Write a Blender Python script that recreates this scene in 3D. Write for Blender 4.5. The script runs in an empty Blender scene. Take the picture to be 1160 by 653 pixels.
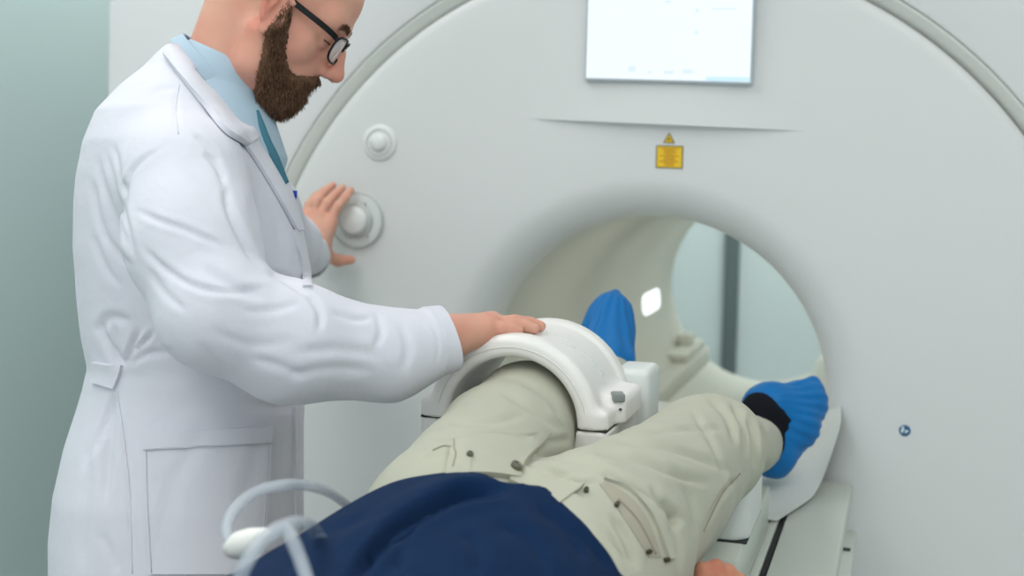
import bpy, bmesh, math, random
import numpy as np
from mathutils import Vector, Matrix
from mathutils.bvhtree import BVHTree

random.seed(7); RNG = np.random.default_rng(7)
scene = bpy.context.scene
COL = scene.collection

# ------------------------------------------------------------------ camera
F = 1500.0; CX = 580.0; CY = 248.6
_y, _p, _r = math.radians(16.7), math.radians(-3), math.radians(1.5)
FWD = np.array([-math.sin(_y)*math.cos(_p), math.cos(_y)*math.cos(_p), math.sin(_p)])
_r0 = np.array([math.cos(_y), math.sin(_y), 0.0]); _u0 = np.cross(_r0, FWD)
RGT = _r0*math.cos(_r) + _u0*math.sin(_r)
UPV = -_r0*math.sin(_r) + _u0*math.cos(_r)
CAM = np.array([0, 0, 1.45])
ROT = np.stack([RGT, UPV, FWD], 1)            # columns: right, up, forward

def P(px, py, d):
    "point at depth d seen at photo position (px, py)"
    return CAM + d*(FWD + (px-CX)/F*RGT - (py-CY)/F*UPV)
def planeY(px, py, Y):
    v = FWD + (px-CX)/F*RGT - (py-CY)/F*UPV
    return CAM + v*(Y-CAM[1])/v[1]
def planeZ(px, py, Z):
    v = FWD + (px-CX)/F*RGT - (py-CY)/F*UPV
    return CAM + v*(Z-CAM[2])/v[2]
def proj(V):
    q = np.asarray(V) - CAM; d = q @ FWD
    return CX + F*(q @ RGT)/d, CY - F*(q @ UPV)/d, d

cd = bpy.data.cameras.new('camera'); cam = bpy.data.objects.new('camera', cd); COL.objects.link(cam)
M = Matrix.Identity(4)
for i in range(3):
    M[i][0] = RGT[i]; M[i][1] = UPV[i]; M[i][2] = -FWD[i]; M[i][3] = CAM[i]
cam.matrix_world = M
cd.sensor_width = 36; cd.lens = 36*F/1160; cd.shift_y = -(326.5-CY)/1160
cd.clip_start = .05
cd.dof.use_dof = True; cd.dof.focus_distance = 1.74; cd.dof.aperture_fstop = 4.0
scene.camera = cam
scene.view_settings.view_transform = 'Standard'
scene.view_settings.look = 'None'
scene.view_settings.exposure = 0.0
scene.view_settings.gamma = 1.0
scene.view_settings.use_curve_mapping = False

# ------------------------------------------------------------------ materials
def lin(c):
    return tuple(((x/255)/12.92 if x/255 <= .04045 else ((x/255+.055)/1.055)**2.4) for x in c)
def mat(name, rgb, rough=.5, spec=.5, bump=None, tint=None, sheen=0, coat=0, sss=0, alpha=1, trans=0, ior=1.45,
        mottle=None, emit=None, emit_s=1.0, metal=0):
    m = bpy.data.materials.new(name); m.use_nodes = True
    nt = m.node_tree; b = nt.nodes['Principled BSDF']
    c = lin(rgb) + (1,)
    b.inputs['Base Color'].default_value = c
    b.inputs['Roughness'].default_value = rough
    b.inputs['Specular IOR Level'].default_value = spec
    b.inputs['Metallic'].default_value = metal
    b.inputs['IOR'].default_value = ior
    if sheen: b.inputs['Sheen Weight'].default_value = sheen; b.inputs['Sheen Roughness'].default_value = .5
    if coat: b.inputs['Coat Weight'].default_value = coat; b.inputs['Coat Roughness'].default_value = .15
    if sss:
        b.inputs['Subsurface Weight'].default_value = sss
        b.inputs['Subsurface Radius'].default_value = (.01, .004, .002); b.inputs['Subsurface Scale'].default_value = .6
    if trans: b.inputs['Transmission Weight'].default_value = trans
    if alpha < 1: b.inputs['Alpha'].default_value = alpha
    if emit:
        b.inputs['Emission Color'].default_value = lin(emit) + (1,); b.inputs['Emission Strength'].default_value = emit_s
    last = None
    if mottle:                                   # (scale, amount) slight own-colour unevenness
        tc = nt.nodes.new('ShaderNodeTexCoord'); n = nt.nodes.new('ShaderNodeTexNoise')
        n.inputs['Scale'].default_value = mottle[0]; n.inputs['Detail'].default_value = 4
        nt.links.new(tc.outputs['Object'], n.inputs['Vector'])
        mx = nt.nodes.new('ShaderNodeMix'); mx.data_type = 'RGBA'
        mx.inputs[6].default_value = tuple(x*(1-mottle[1]) for x in c[:3]) + (1,)
        mx.inputs[7].default_value = tuple(min(1, x*(1+mottle[1])) for x in c[:3]) + (1,)
        nt.links.new(n.outputs['Fac'], mx.inputs[0]); nt.links.new(mx.outputs[2], b.inputs['Base Color'])
        last = mx.outputs[2]
    if tint:                                     # vertex attribute mixes towards a second own colour
        at = nt.nodes.new('ShaderNodeAttribute'); at.attribute_name = 'tint'
        mx = nt.nodes.new('ShaderNodeMix'); mx.data_type = 'RGBA'
        if last: nt.links.new(last, mx.inputs[6])
        else: mx.inputs[6].default_value = c
        mx.inputs[7].default_value = lin(tint) + (1,)
        nt.links.new(at.outputs['Fac'], mx.inputs[0]); nt.links.new(mx.outputs[2], b.inputs['Base Color'])
    if bump:                                     # (scale, strength, distance)
        tc = nt.nodes.new('ShaderNodeTexCoord'); n = nt.nodes.new('ShaderNodeTexNoise')
        n.inputs['Scale'].default_value = bump[0]; n.inputs['Detail'].default_value = 3
        nt.links.new(tc.outputs['Object'], n.inputs['Vector'])
        bp = nt.nodes.new('ShaderNodeBump'); bp.inputs['Strength'].default_value = bump[1]; bp.inputs['Distance'].default_value = bump[2]
        nt.links.new(n.outputs['Fac'], bp.inputs['Height']); nt.links.new(bp.outputs['Normal'], b.inputs['Normal'])
    return m

M_wall   = mat('wall_paint', (196,214,213), .85, .2, mottle=(1.5,.02))
M_wallb  = mat('wall_paint_back', (190,205,204), .85, .2, mottle=(1.5,.02))
M_ceil   = mat('ceiling_paint', (232,234,233), .9, .2)
M_floor  = mat('floor_vinyl', (214,217,215), .45, .4, mottle=(6,.05))
M_strip  = mat('dark_wall_strip', (92,108,108), .5, .4)
M_shell  = mat('scanner_shell', (226,226,226), .42, .4)
M_panel  = mat('scanner_panel', (219,220,219), .36, .45)
M_bore   = mat('bore_lining', (205,207,196), .4, .4)
M_bezel  = mat('bezel_grey', (218,220,214), .45, .4)
M_dark   = mat('dark_gap', (60,64,62), .6, .3)
M_screen = mat('screen_glow', (120,130,136), .25, .3, emit=(244,251,254), emit_s=.86)
M_scrui  = mat('screen_marks', (120,130,136), .3, .3, emit=(226,238,244), emit_s=.82)
M_scrblue= mat('screen_blue', (110,126,136), .3, .3, emit=(206,236,250), emit_s=.86)
M_frame  = mat('screen_frame', (176,186,192), .4, .4)
M_yellow = mat('label_yellow', (240,196,44), .5, .4)
M_lbrown = mat('label_print', (196,140,40), .6, .3)
M_lborder= mat('label_border', (112,104,66), .6, .3)
M_black  = mat('label_black', (40,36,20), .6, .3)
M_blueem = mat('emblem_blue', (32,92,132), .4, .4)
M_emwhite= mat('emblem_white', (214,228,238), .4, .4)
M_knob   = mat('knob_plastic', (228,229,227), .35, .45)
M_knobg  = mat('knob_grey', (198,201,198), .4, .45)
M_clear  = mat('clear_ring', (218,222,220), .2, .5, coat=.4)
M_coil   = mat('coil_white', (234,232,228), .34, .45)
M_coilb  = mat('coil_body', (218,223,220), .38, .45)
M_latch  = mat('latch_grey', (128,134,132), .4, .45)
M_table  = mat('table_cover', (208,213,203), .45, .4)
M_tablew = mat('table_white', (226,230,226), .4, .4)
M_rubber = mat('black_strip', (18,22,20), .6, .3)
M_pad    = mat('support_pad', (224,226,222), .5, .35)
M_mattr  = mat('mattress_vinyl', (150,160,160), .55, .35)
M_paper  = mat('paper_sheet', (212,216,211), .7, .2, bump=(60,.25,.004))
M_coat   = mat('coat_cotton', (218,218,227), .8, .2, sheen=.1, bump=(26,.35,.006))
M_seam   = mat('coat_stitch', (196,196,206), .85, .2)
M_shirt  = mat('shirt_blue', (172,193,208), .75, .2, bump=(900,.06,.0008))
M_teal   = mat('shirt_placket', (70,120,138), .75, .2)
M_skin   = mat('skin', (219,168,146), .5, .35, tint=(212,128,110), sss=.12, mottle=(60,.05), bump=(700,.12,.0008))
M_skin2  = mat('skin_patient', (200,142,114), .5, .35, tint=(196,110,88), sss=.12, mottle=(60,.08), bump=(500,.1,.0008))
M_lip    = mat('lips', (170,92,82), .45, .4)
M_eyew   = mat('eye_white', (214,208,202), .2, .5)
M_iris   = mat('iris', (60,48,40), .15, .5)
M_beard  = mat('beard_hair', (76,54,41), .7, .2, tint=(158,120,92))
M_hair   = mat('hair_short', (96,70,52), .65, .3)
M_gframe = mat('glasses_black', (10,10,11), .4, .3)
M_lens   = mat('lens_glass', (226,236,242), .05, .8, alpha=.38, coat=1.0)
M_metal  = mat('glasses_metal', (150,160,166), .25, .5, metal=.8)
M_trs    = mat('doctor_trousers', (52,60,78), .8, .2)
M_shoe   = mat('doctor_shoe', (30,30,34), .4, .4)
M_khaki  = mat('khaki_cotton', (181,181,164), .85, .2, sheen=.1, bump=(700,.12,.001), mottle=(40,.03))
M_khakid = mat('khaki_pocket', (168,163,147), .85, .2, bump=(700,.12,.001))
M_stitch = mat('khaki_stitch', (158,152,134), .85, .2)
M_navy   = mat('navy_jersey', (9,38,72), .85, .15, sheen=.0, bump=(800,.08,.001))
M_brass  = mat('rivet_metal', (120,118,104), .35, .5, metal=.7)
M_rivet  = mat('rivet_dark', (84,78,66), .4, .5, metal=.5)
M_blue   = mat('shoe_cover_blue', (2,108,176), .5, .35, bump=(50,.15,.004))
M_sock   = mat('sock_black', (22,24,30), .9, .15)
M_tube   = mat('tube_clear', (206,214,222), .15, .5, alpha=.42, coat=.5)
M_conn   = mat('connector_white', (232,232,226), .4, .4)
M_pen    = mat('pen_blue', (30,70,190), .35, .4)
M_fill = mat('fill_glow', (220,228,232), .2, .4, emit=(225,235,242), emit_s=1.0)  # glow for the pane of the added fill window
M_lamp   = mat('bore_lamp', (255,255,255), .4, .3, emit=(240,250,255), emit_s=1.1)

# ------------------------------------------------------------------ object helpers
def arr(x): return np.asarray(x, float)
def obj(name, V, Fc, material, parent=None, smooth=True, mats=None, midx=None, tint=None):
    "one mesh object from world-space vertices"
    V = arr(V); base = arr(parent_world(parent)) if parent else None
    me = bpy.data.meshes.new(name)
    Vl = V - base if base is not None else V
    loc = None
    if parent is None:
        loc = np.array([(V[:,0].min()+V[:,0].max())/2, (V[:,1].min()+V[:,1].max())/2, V[:,2].min()])
        Vl = V - loc
    me.from_pydata(Vl.tolist(), [], [list(map(int, f)) for f in Fc])
    for m in (mats or [material]): me.materials.append(m)
    me.polygons.foreach_set('use_smooth', [bool(smooth)]*len(me.polygons))
    if midx is not None: me.polygons.foreach_set('material_index', arr(midx).astype(int).tolist())
    if tint is not None:
        a = me.attributes.new('tint', 'FLOAT', 'POINT'); a.data.foreach_set('value', arr(tint).astype(np.float32))
    me.update()
    o = bpy.data.objects.new(name, me); COL.objects.link(o)
    if parent: o.parent = parent
    else: o.location = loc
    return o
_WL = {}
def parent_world(p):
    v = arr(p.location)
    while p.parent: p = p.parent; v = v + arr(p.location)
    return v
def empty(name, loc, label, cat, group=None):
    o = bpy.data.objects.new(name, None); COL.objects.link(o); o.location = tuple(map(float, loc))
    o.empty_display_size = .05
    o['label'] = label; o['category'] = cat
    if group: o['group'] = group
    return o
def tag(o, label, cat, group=None):
    o['label'] = label; o['category'] = cat
    if group: o['group'] = group
    return o
def struct(o): o['kind'] = 'structure'; return o

class MB:
    "collects shapes into one vertex / face list"
    def __init__(s): s.V = []; s.F = []; s.mi = []
    def add(s, V, Fc, mi=0):
        n = len(s.V); s.V += [tuple(map(float, v)) for v in V]; s.F += [tuple(int(i)+n for i in f) for f in Fc]; s.mi += [mi]*len(Fc); return s
    def bm(s, bm, mi=0):
        bm.verts.index_update(); s.add([v.co[:] for v in bm.verts], [[v.index for v in f.verts] for f in bm.faces], mi); bm.free(); return s
    def box(s, lo, hi, bev=.004, seg=2, rot=None, mi=0):
        lo = arr(lo); hi = arr(hi); b = bmesh.new(); bmesh.ops.create_cube(b, size=1)
        for v in b.verts: v.co = Vector(((v.co.x)*(hi[0]-lo[0]), v.co.y*(hi[1]-lo[1]), v.co.z*(hi[2]-lo[2])))
        if bev: bmesh.ops.bevel(b, geom=list(b.edges), offset=bev, segments=seg, profile=.5, affect='EDGES')
        c = Vector(((lo+hi)/2).tolist())
        for v in b.verts:
            if rot is not None: v.co = rot @ v.co
            v.co += c
        return s.bm(b, mi)
    def tube(s, pts, r, n=10, cap=True, mi=0):
        pts = arr(pts); k = len(pts); rr = np.full(k, r) if np.isscalar(r) else arr(r)
        T = np.gradient(pts, axis=0); T /= np.linalg.norm(T, axis=1)[:,None]+1e-12
        up = np.array([0,0,1.]) if abs(T[0][2]) < .9 else np.array([1.,0,0])
        N = np.cross(T[0], up); N /= np.linalg.norm(N); V = []; Fc = []
        for i in range(k):
            N = N - T[i]*(N@T[i]); N /= np.linalg.norm(N); B = np.cross(T[i], N)
            for j in range(n):
                a = 2*math.pi*j/n; V.append(pts[i] + rr[i]*(math.cos(a)*N + math.sin(a)*B))
        for i in range(k-1):
            for j in range(n): Fc.append((i*n+j, i*n+(j+1)%n, (i+1)*n+(j+1)%n, (i+1)*n+j))
        if cap: Fc.append(tuple(range(n-1,-1,-1))); Fc.append(tuple((k-1)*n+j for j in range(n)))
        return s.add(V, Fc, mi)
    def lathe(s, prof, c, n=48, axis='y', mi=0, cz=None, closed=False):
        "profile (r, t) turned round an axis through c; t runs along the axis"
        V = []; Fc = []; k = len(prof)
        for i, (r, t) in enumerate(prof):
            for j in range(n):
                a = 2*math.pi*j/n
                if axis == 'y': V.append((c[0]+r*math.sin(a), c[1]+t, (c[2] if cz is None else cz[i])+r*math.cos(a)))
                else: V.append((c[0]+r*math.cos(a), c[1]+r*math.sin(a), c[2]+t))
        for i in range(k if closed else k-1):
            i2 = (i+1) % k
            for j in range(n): Fc.append((i*n+j, i2*n+j, i2*n+(j+1)%n, i*n+(j+1)%n))
        return s.add(V, Fc, mi)
    def prism(s, poly, t0, t1, axis='y', mi=0):
        "polygon extruded: poly in (x, z) for axis y, (x, y) for axis z, (y, z) for axis x"
        n = len(poly); V = []
        for t in (t0, t1):
            for a, b in poly:
                V.append((a, t, b) if axis == 'y' else (a, b, t) if axis == 'z' else (t, a, b))
        Fc = [tuple(range(n)), tuple(range(2*n-1, n-1, -1))] + [(i, (i+1)%n, n+(i+1)%n, n+i) for i in range(n)]
        return s.add(V, Fc, mi)
    def build(s, name, material, parent=None, smooth=True, mats=None, fix=True, auto=None):
        o = obj(name, s.V, s.F, material, parent, smooth, mats, s.mi if mats else None)
        if fix:
            b = bmesh.new(); b.from_mesh(o.data); bmesh.ops.recalc_face_normals(b, faces=list(b.faces)); b.to_mesh(o.data); b.free()
        if auto is not None: o.data.set_sharp_from_angle(angle=math.radians(auto))
        return o

# ------------------------------------------------------------------ signed-distance modelling
def smin(a, b, k):
    if k <= 0: return np.minimum(a, b)
    h = np.clip(.5+.5*(b-a)/k, 0, 1)
    return b*(1-h) + a*h - k*h*(1-h)
class SDF:
    def __init__(s, lo, hi, h):
        lo, hi = np.minimum(arr(lo),arr(hi)), np.maximum(arr(lo),arr(hi)); s.lo = lo; s.h = h; s.n = np.ceil((hi-lo)/h).astype(int)+1
        s.f = np.full(tuple(s.n), .5, np.float32)
        s.ax = [s.lo[i]+h*np.arange(s.n[i]) for i in range(3)]
    def win(s, lo, hi):
        sl = []
        for i in range(3):
            a = max(0, int(math.floor((lo[i]-s.lo[i])/s.h))); b = min(s.n[i], int(math.ceil((hi[i]-s.lo[i])/s.h))+1)
            if b <= a: return None, None
            sl.append(slice(a, b))
        X = np.meshgrid(*[s.ax[i][sl[i]].astype(np.float32) for i in range(3)], indexing='ij')
        return tuple(sl), np.stack(X, -1)
    def put(s, fn, lo, hi, k=.01, mode='add'):
        m = k + 3*s.h + .012
        sl, X = s.win(arr(lo)-m, arr(hi)+m)
        if sl is None: return s
        g = fn(X).astype(np.float32)
        if mode == 'add': s.f[sl] = smin(s.f[sl], g, k)
        elif mode == 'sub': s.f[sl] = -smin(-s.f[sl], g, k)
        return s
    def cone(s, a, b, ra, rb, k=.01, flat=None, mode='add'):
        "tapered capsule; flat = (direction, factor) squashes it"
        a = arr(a); b = arr(b); ab = b-a; L2 = float(ab@ab)+1e-12; R = max(ra, rb)
        fl = None
        if flat is not None:
            n = arr(flat[0]); n = n/np.linalg.norm(n); n = n-ab*(n@ab)/L2; n /= np.linalg.norm(n); fl = (n.astype(np.float32), flat[1])
        def fn(X):
            q = X - a.astype(np.float32); t = np.clip((q @ ab.astype(np.float32))/L2, 0, 1)
            e = q - t[...,None]*ab.astype(np.float32)
            if fl:
                c = e @ fl[0]; d2 = (e*e).sum(-1) - c*c + (c/fl[1])**2
                return (np.sqrt(np.maximum(d2,0)) - (ra+t*(rb-ra)))*min(1, fl[1]*1.15)
            return np.sqrt((e*e).sum(-1)) - (ra+t*(rb-ra))
        R2 = R*max(1, fl[1] if fl else 1)
        return s.put(fn, np.minimum(a,b)-R2, np.maximum(a,b)+R2, k, mode)
    def chain(s, pts, rs, k=.01, flat=None, mode='add'):
        for i in range(len(pts)-1): s.cone(pts[i], pts[i+1], rs[i], rs[i+1], k, flat, mode)
        return s
    def ell(s, c, rad, R=None, k=.01, mode='add'):
        c = arr(c); rad = arr(rad); Rm = np.eye(3) if R is None else arr(R)   # columns = axes
        m = float(rad.min())
        def fn(X):
            q = (X - c.astype(np.float32)) @ Rm.astype(np.float32)
            k0 = np.sqrt(((q/rad)**2).sum(-1)); k1 = np.sqrt(((q/(rad*rad))**2).sum(-1))+1e-9
            return k0*(k0-1)/k1
        ext = np.sqrt(((Rm*rad)**2).sum(1))
        return s.put(fn, c-ext, c+ext, k, mode)
    def rbox(s, c, half, r, R=None, k=.01, mode='add'):
        c = arr(c); half = arr(half); Rm = np.eye(3) if R is None else arr(R)
        def fn(X):
            q = np.abs((X-c.astype(np.float32)) @ Rm.astype(np.float32)) - (half-r)
            return np.sqrt((np.maximum(q,0)**2).sum(-1)) + np.minimum(q.max(-1),0) - r
        ext = np.abs(Rm) @ half
        return s.put(fn, c-ext, c+ext, k, mode)
    def half(s, p, n, k=0.0):
        "cut away everything on the side the normal n points to"
        p = arr(p); n = arr(n)/np.linalg.norm(n)
        X = np.stack(np.meshgrid(*[x.astype(np.float32) for x in s.ax], indexing='ij'), -1)
        g = (X-p.astype(np.float32)) @ n.astype(np.float32)
        s.f = -smin(-s.f, -g, k); return s
    def mesh(s, smooth=1):
        f = s.f.copy(); h = s.h
        f[0]=f[-1]=.5; f[:,0]=f[:,-1]=.5; f[:,:,0]=f[:,:,-1]=.5
        ins = f < 0
        c = np.zeros(tuple(np.array(f.shape)-1), np.int8)
        off = [(i,j,k) for i in (0,1) for j in (0,1) for k in (0,1)]
        nx, ny, nz = c.shape
        for i,j,k in off: c += ins[i:i+nx, j:j+ny, k:k+nz]
        act = (c > 0) & (c < 8); idx = np.argwhere(act); ids = np.full(c.shape, -1, np.int64); ids[act] = np.arange(len(idx))
        S = np.zeros((len(idx),3)); cnt = np.zeros(len(idx))
        val = {o: f[idx[:,0]+o[0], idx[:,1]+o[1], idx[:,2]+o[2]].astype(float) for o in off}
        for a in off:
            for d in range(3):
                if a[d] == 0:
                    b = list(a); b[d] = 1; b = tuple(b); va, vb = val[a], val[b]; m = (va < 0) != (vb < 0)
                    t = np.where(m, va/(va-vb+1e-20), 0); p = np.tile(arr(a), (len(idx),1)); p[:,d] += t
                    S[m] += p[m]; cnt[m] += 1
        V = s.lo + h*(idx + S/cnt[:,None]); Q = []
        for d in range(3):
            sl0 = [slice(1,-1)]*3; sl1 = [slice(1,-1)]*3; sl0[d] = slice(0,-1); sl1[d] = slice(1,None)
            a = ins[tuple(sl0)]; b = ins[tuple(sl1)]; e = np.argwhere(a != b)
            if not len(e): continue
            st = a[e[:,0],e[:,1],e[:,2]]
            e = e.copy(); o1, o2 = (d+1)%3, (d+2)%3; e[:,o1] += 1; e[:,o2] += 1
            def cell(x, y):
                q = e.copy(); q[:,o1] -= x; q[:,o2] -= y; return ids[q[:,0],q[:,1],q[:,2]]
            q = np.stack([cell(1,1), cell(0,1), cell(0,0), cell(1,0)], 1)
            q[~st] = q[~st][:,::-1]; Q.append(q)
        Q = np.concatenate(Q); Q = Q[(Q >= 0).all(1)]
        for _ in range(smooth): V = lap(V, Q, .5)
        return V, Q
def edges_of(Q):
    Q = arr(Q).astype(int); k = Q.shape[1]
    return np.concatenate([np.stack([Q[:,i], Q[:,(i+1)%k]],1) for i in range(k)])
def lap(V, Q, w=.5):
    E = edges_of(Q); n = len(V); S = np.zeros_like(V); c = np.bincount(E.ravel(), minlength=n)
    for d in range(3): S[:,d] = np.bincount(E[:,0], V[E[:,1],d], n) + np.bincount(E[:,1], V[E[:,0],d], n)
    return V*(1-w) + w*S/np.maximum(c,1)[:,None]
def normals(V, Q):
    Q = arr(Q).astype(int)
    n = np.cross(V[Q[:,2]]-V[Q[:,0]], V[Q[:,3]]-V[Q[:,1]]) if Q.shape[1]==4 else np.cross(V[Q[:,1]]-V[Q[:,0]], V[Q[:,2]]-V[Q[:,0]])
    N = np.zeros_like(V)
    for i in range(Q.shape[1]):
        for d in range(3): N[:,d] += np.bincount(Q[:,i], n[:,d], len(V))
    return N/(np.linalg.norm(N,axis=1)[:,None]+1e-12)
def polydist(x, y, pl):
    pl = arr(pl); best = np.full(len(x), 1e9); tt = np.zeros(len(x)); sd = np.zeros(len(x)); L = 0
    seg = np.linalg.norm(np.diff(pl,axis=0),axis=1); tot = seg.sum()
    for i in range(len(pl)-1):
        a, b = pl[i], pl[i+1]; ab = b-a; l2 = ab@ab+1e-9
        t = np.clip(((x-a[0])*ab[0]+(y-a[1])*ab[1])/l2, 0, 1)
        dx = x-a[0]-t*ab[0]; dy = y-a[1]-t*ab[1]; d = np.hypot(dx,dy); m = d < best
        best[m] = d[m]; tt[m] = (L+t[m]*seg[i])/tot; sd[m] = np.sign(ab[0]*dy-ab[1]*dx)[m]; L += seg[i]
    return best, tt, sd
def smoothpl(pl, n=24):
    "Catmull-Rom through the points"
    pl = arr(pl)
    if len(pl) < 3: return np.stack([np.linspace(pl[0][i], pl[-1][i], n) for i in range(pl.shape[1])], 1)
    Pd = np.vstack([2*pl[0]-pl[1], pl, 2*pl[-1]-pl[-2]]); out = []; m = len(pl)-1
    for u in np.linspace(0, m, n):
        i = min(int(u), m-1); t = u-i; p0,p1,p2,p3 = Pd[i:i+4]
        out.append(.5*((2*p1)+(-p0+p2)*t+(2*p0-5*p1+4*p2-p3)*t*t+(-p0+3*p1-3*p2+p3)*t**3))
    return arr(out)
def crease(V, N, pl, w=5, amp=.004, kind='valley', ends=.25):
    "press a fold into the cloth along a line drawn over the side that faces the photograph's viewpoint"
    pl = smoothpl(pl, 20); px, py, d = proj(V)
    lo = pl.min(0)-4*w; hi = pl.max(0)+4*w
    facing = ((CAM-V)*N).sum(1) > 0
    m = (px>lo[0])&(px<hi[0])&(py>lo[1])&(py<hi[1])&facing
    if not m.any(): return
    ii = np.where(m)[0]; b, t, sd = polydist(px[ii], py[ii], pl)
    tap = np.clip(np.minimum(t, 1-t)/max(ends,1e-3), 0, 1); tap = tap*tap*(3-2*tap); g = b/w
    # beyond the ends fade
    if kind == 'valley': a = -np.exp(-(g*1.2)**2) + .22*np.exp(-((g-1.7)/1.1)**2)
    elif kind == 'ridge': a = np.exp(-g*g)
    elif kind == 'step': a = np.exp(-(g/2.2)**2)*np.tanh(sd*g*1.5)
    elif kind == 'fold': a = np.where(sd>0, 1.0, -.8)*g*np.exp(.5-g*g/2)*.9
    V[ii] += N[ii]*(amp*a*tap)[:,None]
def vnoise(X, sc, seed=0):
    X = arr(X)*sc + seed*17.3; i = np.floor(X).astype(np.int64); f = X-i; f = f*f*(3-2*f); out = 0
    def hsh(a,b,c):
        n = (a*73856093) ^ (b*19349663) ^ (c*83492791) ^ (seed*2654435); n = (n*1103515245+12345) & 0x7fffffff
        n = (n ^ (n>>13))*1274126177 & 0x7fffffff
        return (n & 0xffff)/65535.0
    for a in (0,1):
        for b in (0,1):
            for c in (0,1):
                w = (f[:,0] if a else 1-f[:,0])*(f[:,1] if b else 1-f[:,1])*(f[:,2] if c else 1-f[:,2])
                out = out + w*hsh(i[:,0]+a, i[:,1]+b, i[:,2]+c)
    return out*2-1
def bvh(V, Q): return BVHTree.FromPolygons([tuple(v) for v in V], [tuple(map(int,q)) for q in Q])
def cast(tree, px, py):
    dr = P(px,py,1)-CAM; dr /= np.linalg.norm(dr)
    h = tree.ray_cast(Vector(CAM.tolist()), Vector(dr.tolist()))
    return (arr(h[0]), arr(h[1])) if h[0] is not None else (None, None)
def ruled(tree, A, B, n=24, m=6, off=.003, thick=.003, edge=True, bulge=0, fall=None):
    "a strip of cloth laid on a surface between two lines seen from the front; has thickness"
    A = smoothpl(A, n); B = smoothpl(B, n); H = np.full((n,m,3), np.nan); NN = np.full((n,m,3), np.nan)
    for i in range(n):
        for j in range(m):
            q = A[i]+(B[i]-A[i])*j/(m-1); p, nn = cast(tree, q[0], q[1])
            if p is not None: H[i,j] = p; NN[i,j] = nn
    for i in range(n):
        for j in range(m):
            if np.isnan(H[i,j,0]):
                q = A[i]+(B[i]-A[i])*j/(m-1); best = None
                for ii in range(n):
                    for jj in range(m):
                        if not np.isnan(NN[ii,jj,0]) and not np.isnan(H[ii,jj,0]):
                            d = (ii-i)**2+(jj-j)**2
                            if best is None or d < best[0]: best = (d,ii,jj)
                if best is None: H[i,j] = P(q[0],q[1], fall or 1.9); NN[i,j] = -FWD
                else:
                    dd = proj(H[best[1],best[2]])[2]; H[i,j] = P(q[0],q[1],dd); 
    for i in range(n):
        for j in range(m):
            if np.isnan(NN[i,j,0]): NN[i,j] = -FWD
    for _ in range(2):
        D = proj(H.reshape(-1,3))[2].reshape(n,m); D2 = D.copy()
        D2[1:-1] = .5*D[1:-1]+.25*(D[:-2]+D[2:]); NN[1:-1] = .5*NN[1:-1]+.25*(NN[:-2]+NN[2:])
        for i in range(n):
            for j in range(m):
                q = A[i]+(B[i]-A[i])*j/(m-1); H[i,j] = P(q[0],q[1],min(D2[i,j],D[i,j]))
    NN /= np.linalg.norm(NN,axis=2)[...,None]
    bl = np.sin(np.linspace(0,math.pi,m))[None,:,None]*bulge
    top = H + NN*(off+bl); bot = H + NN*(off+bl-thick)
    V = np.concatenate([top.reshape(-1,3), bot.reshape(-1,3)]); K = n*m; Fc = []
    for i in range(n-1):
        for j in range(m-1):
            a,b,c,d = i*m+j, i*m+j+1, (i+1)*m+j+1, (i+1)*m+j
            Fc += [(a,b,c,d), (K+d,K+c,K+b,K+a)]
    for i in range(n-1):
        for j in (0,m-1): a,b = i*m+j,(i+1)*m+j; Fc.append((a,b,K+b,K+a))
    for j in range(m-1):
        for i in (0,n-1): a,b = i*m+j,i*m+j+1; Fc.append((a,b,K+b,K+a))
    return V, Fc
def laid(name, tree, A, B, material, parent, **kw):
    V, Fc = ruled(tree, A, B, **kw); mb = MB(); mb.add(V, Fc); return mb.build(name, material, parent, auto=40)
def seamtube(name, tree, lines, r, material, parent, off=.0):
    mb = MB()
    for pl in lines:
        pts = []
        for q in smoothpl(pl, 26):
            p, nn = cast(tree, q[0], q[1])
            if p is not None: pts.append(p+nn*off)
        if len(pts) > 3: mb.tube(smooth3(arr(pts)), r, 6)
    return mb.build(name, material, parent)
def smooth3(p, it=3):
    for _ in range(it): p[1:-1] = .5*p[1:-1]+.25*(p[:-2]+p[2:])
    return p
def rotz(a): return Matrix.Rotation(a, 3, 'Z')

# ------------------------------------------------------------------ room
def slab(name, lo, hi, m):
    o = MB().box(lo, hi, bev=0).build(name, m, smooth=False); return struct(o)
slab('floor', (-2.5,-2.6,-.1), (2.9,6.3,0), M_floor)
slab('ceiling', (-2.5,-2.6,2.9), (2.9,6.3,3.0), M_ceil)
slab('wall_left', (-2.5,-2.6,0), (-2.3,6.3,2.9), M_wall)
slab('wall_right', (2.7,-2.6,0), (2.9,6.3,2.9), M_wall)
slab('wall_back', (-2.3,6.1,0), (2.7,6.3,2.9), M_wallb)
slab('wall_front', (-2.3,-2.6,0), (2.7,-2.4,2.9), M_wall)
wf = MB()  # window added on the unseen wall behind the camera, for soft frontal fill
for lo, hi in (((-1.5,-2.42,.85),(1.9,-2.36,.93)),((-1.5,-2.42,2.27),(1.9,-2.36,2.35)),((-1.5,-2.42,.93),(-1.42,-2.36,2.27)),((1.82,-2.42,.93),(1.9,-2.36,2.27)),((.17,-2.42,.93),(.23,-2.36,2.27))): wf.box(lo, hi, bev=.004)
wf = struct(wf.build('fill_window_1', M_shell, auto=40))
MB().box((-1.43,-2.41,.92),(1.83,-2.395,2.28),bev=0).build('fill_pane', M_fill, wf, smooth=False)  # glowing sheet, part of the added window
struct(MB().box((-.80,6.06,0), (-.735,6.11,2.9), bev=.004).build('trim_1', M_strip, auto=40))
for nm, lo, hi in (('baseboard_left', (-2.31,-2.4,0), (-2.28,6.1,.1)), ('baseboard_back', (-2.28,6.07,0), (-.81,6.11,.1))):
    struct(MB().box(lo, hi, bev=.004).build(nm, M_strip, auto=40))

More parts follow.
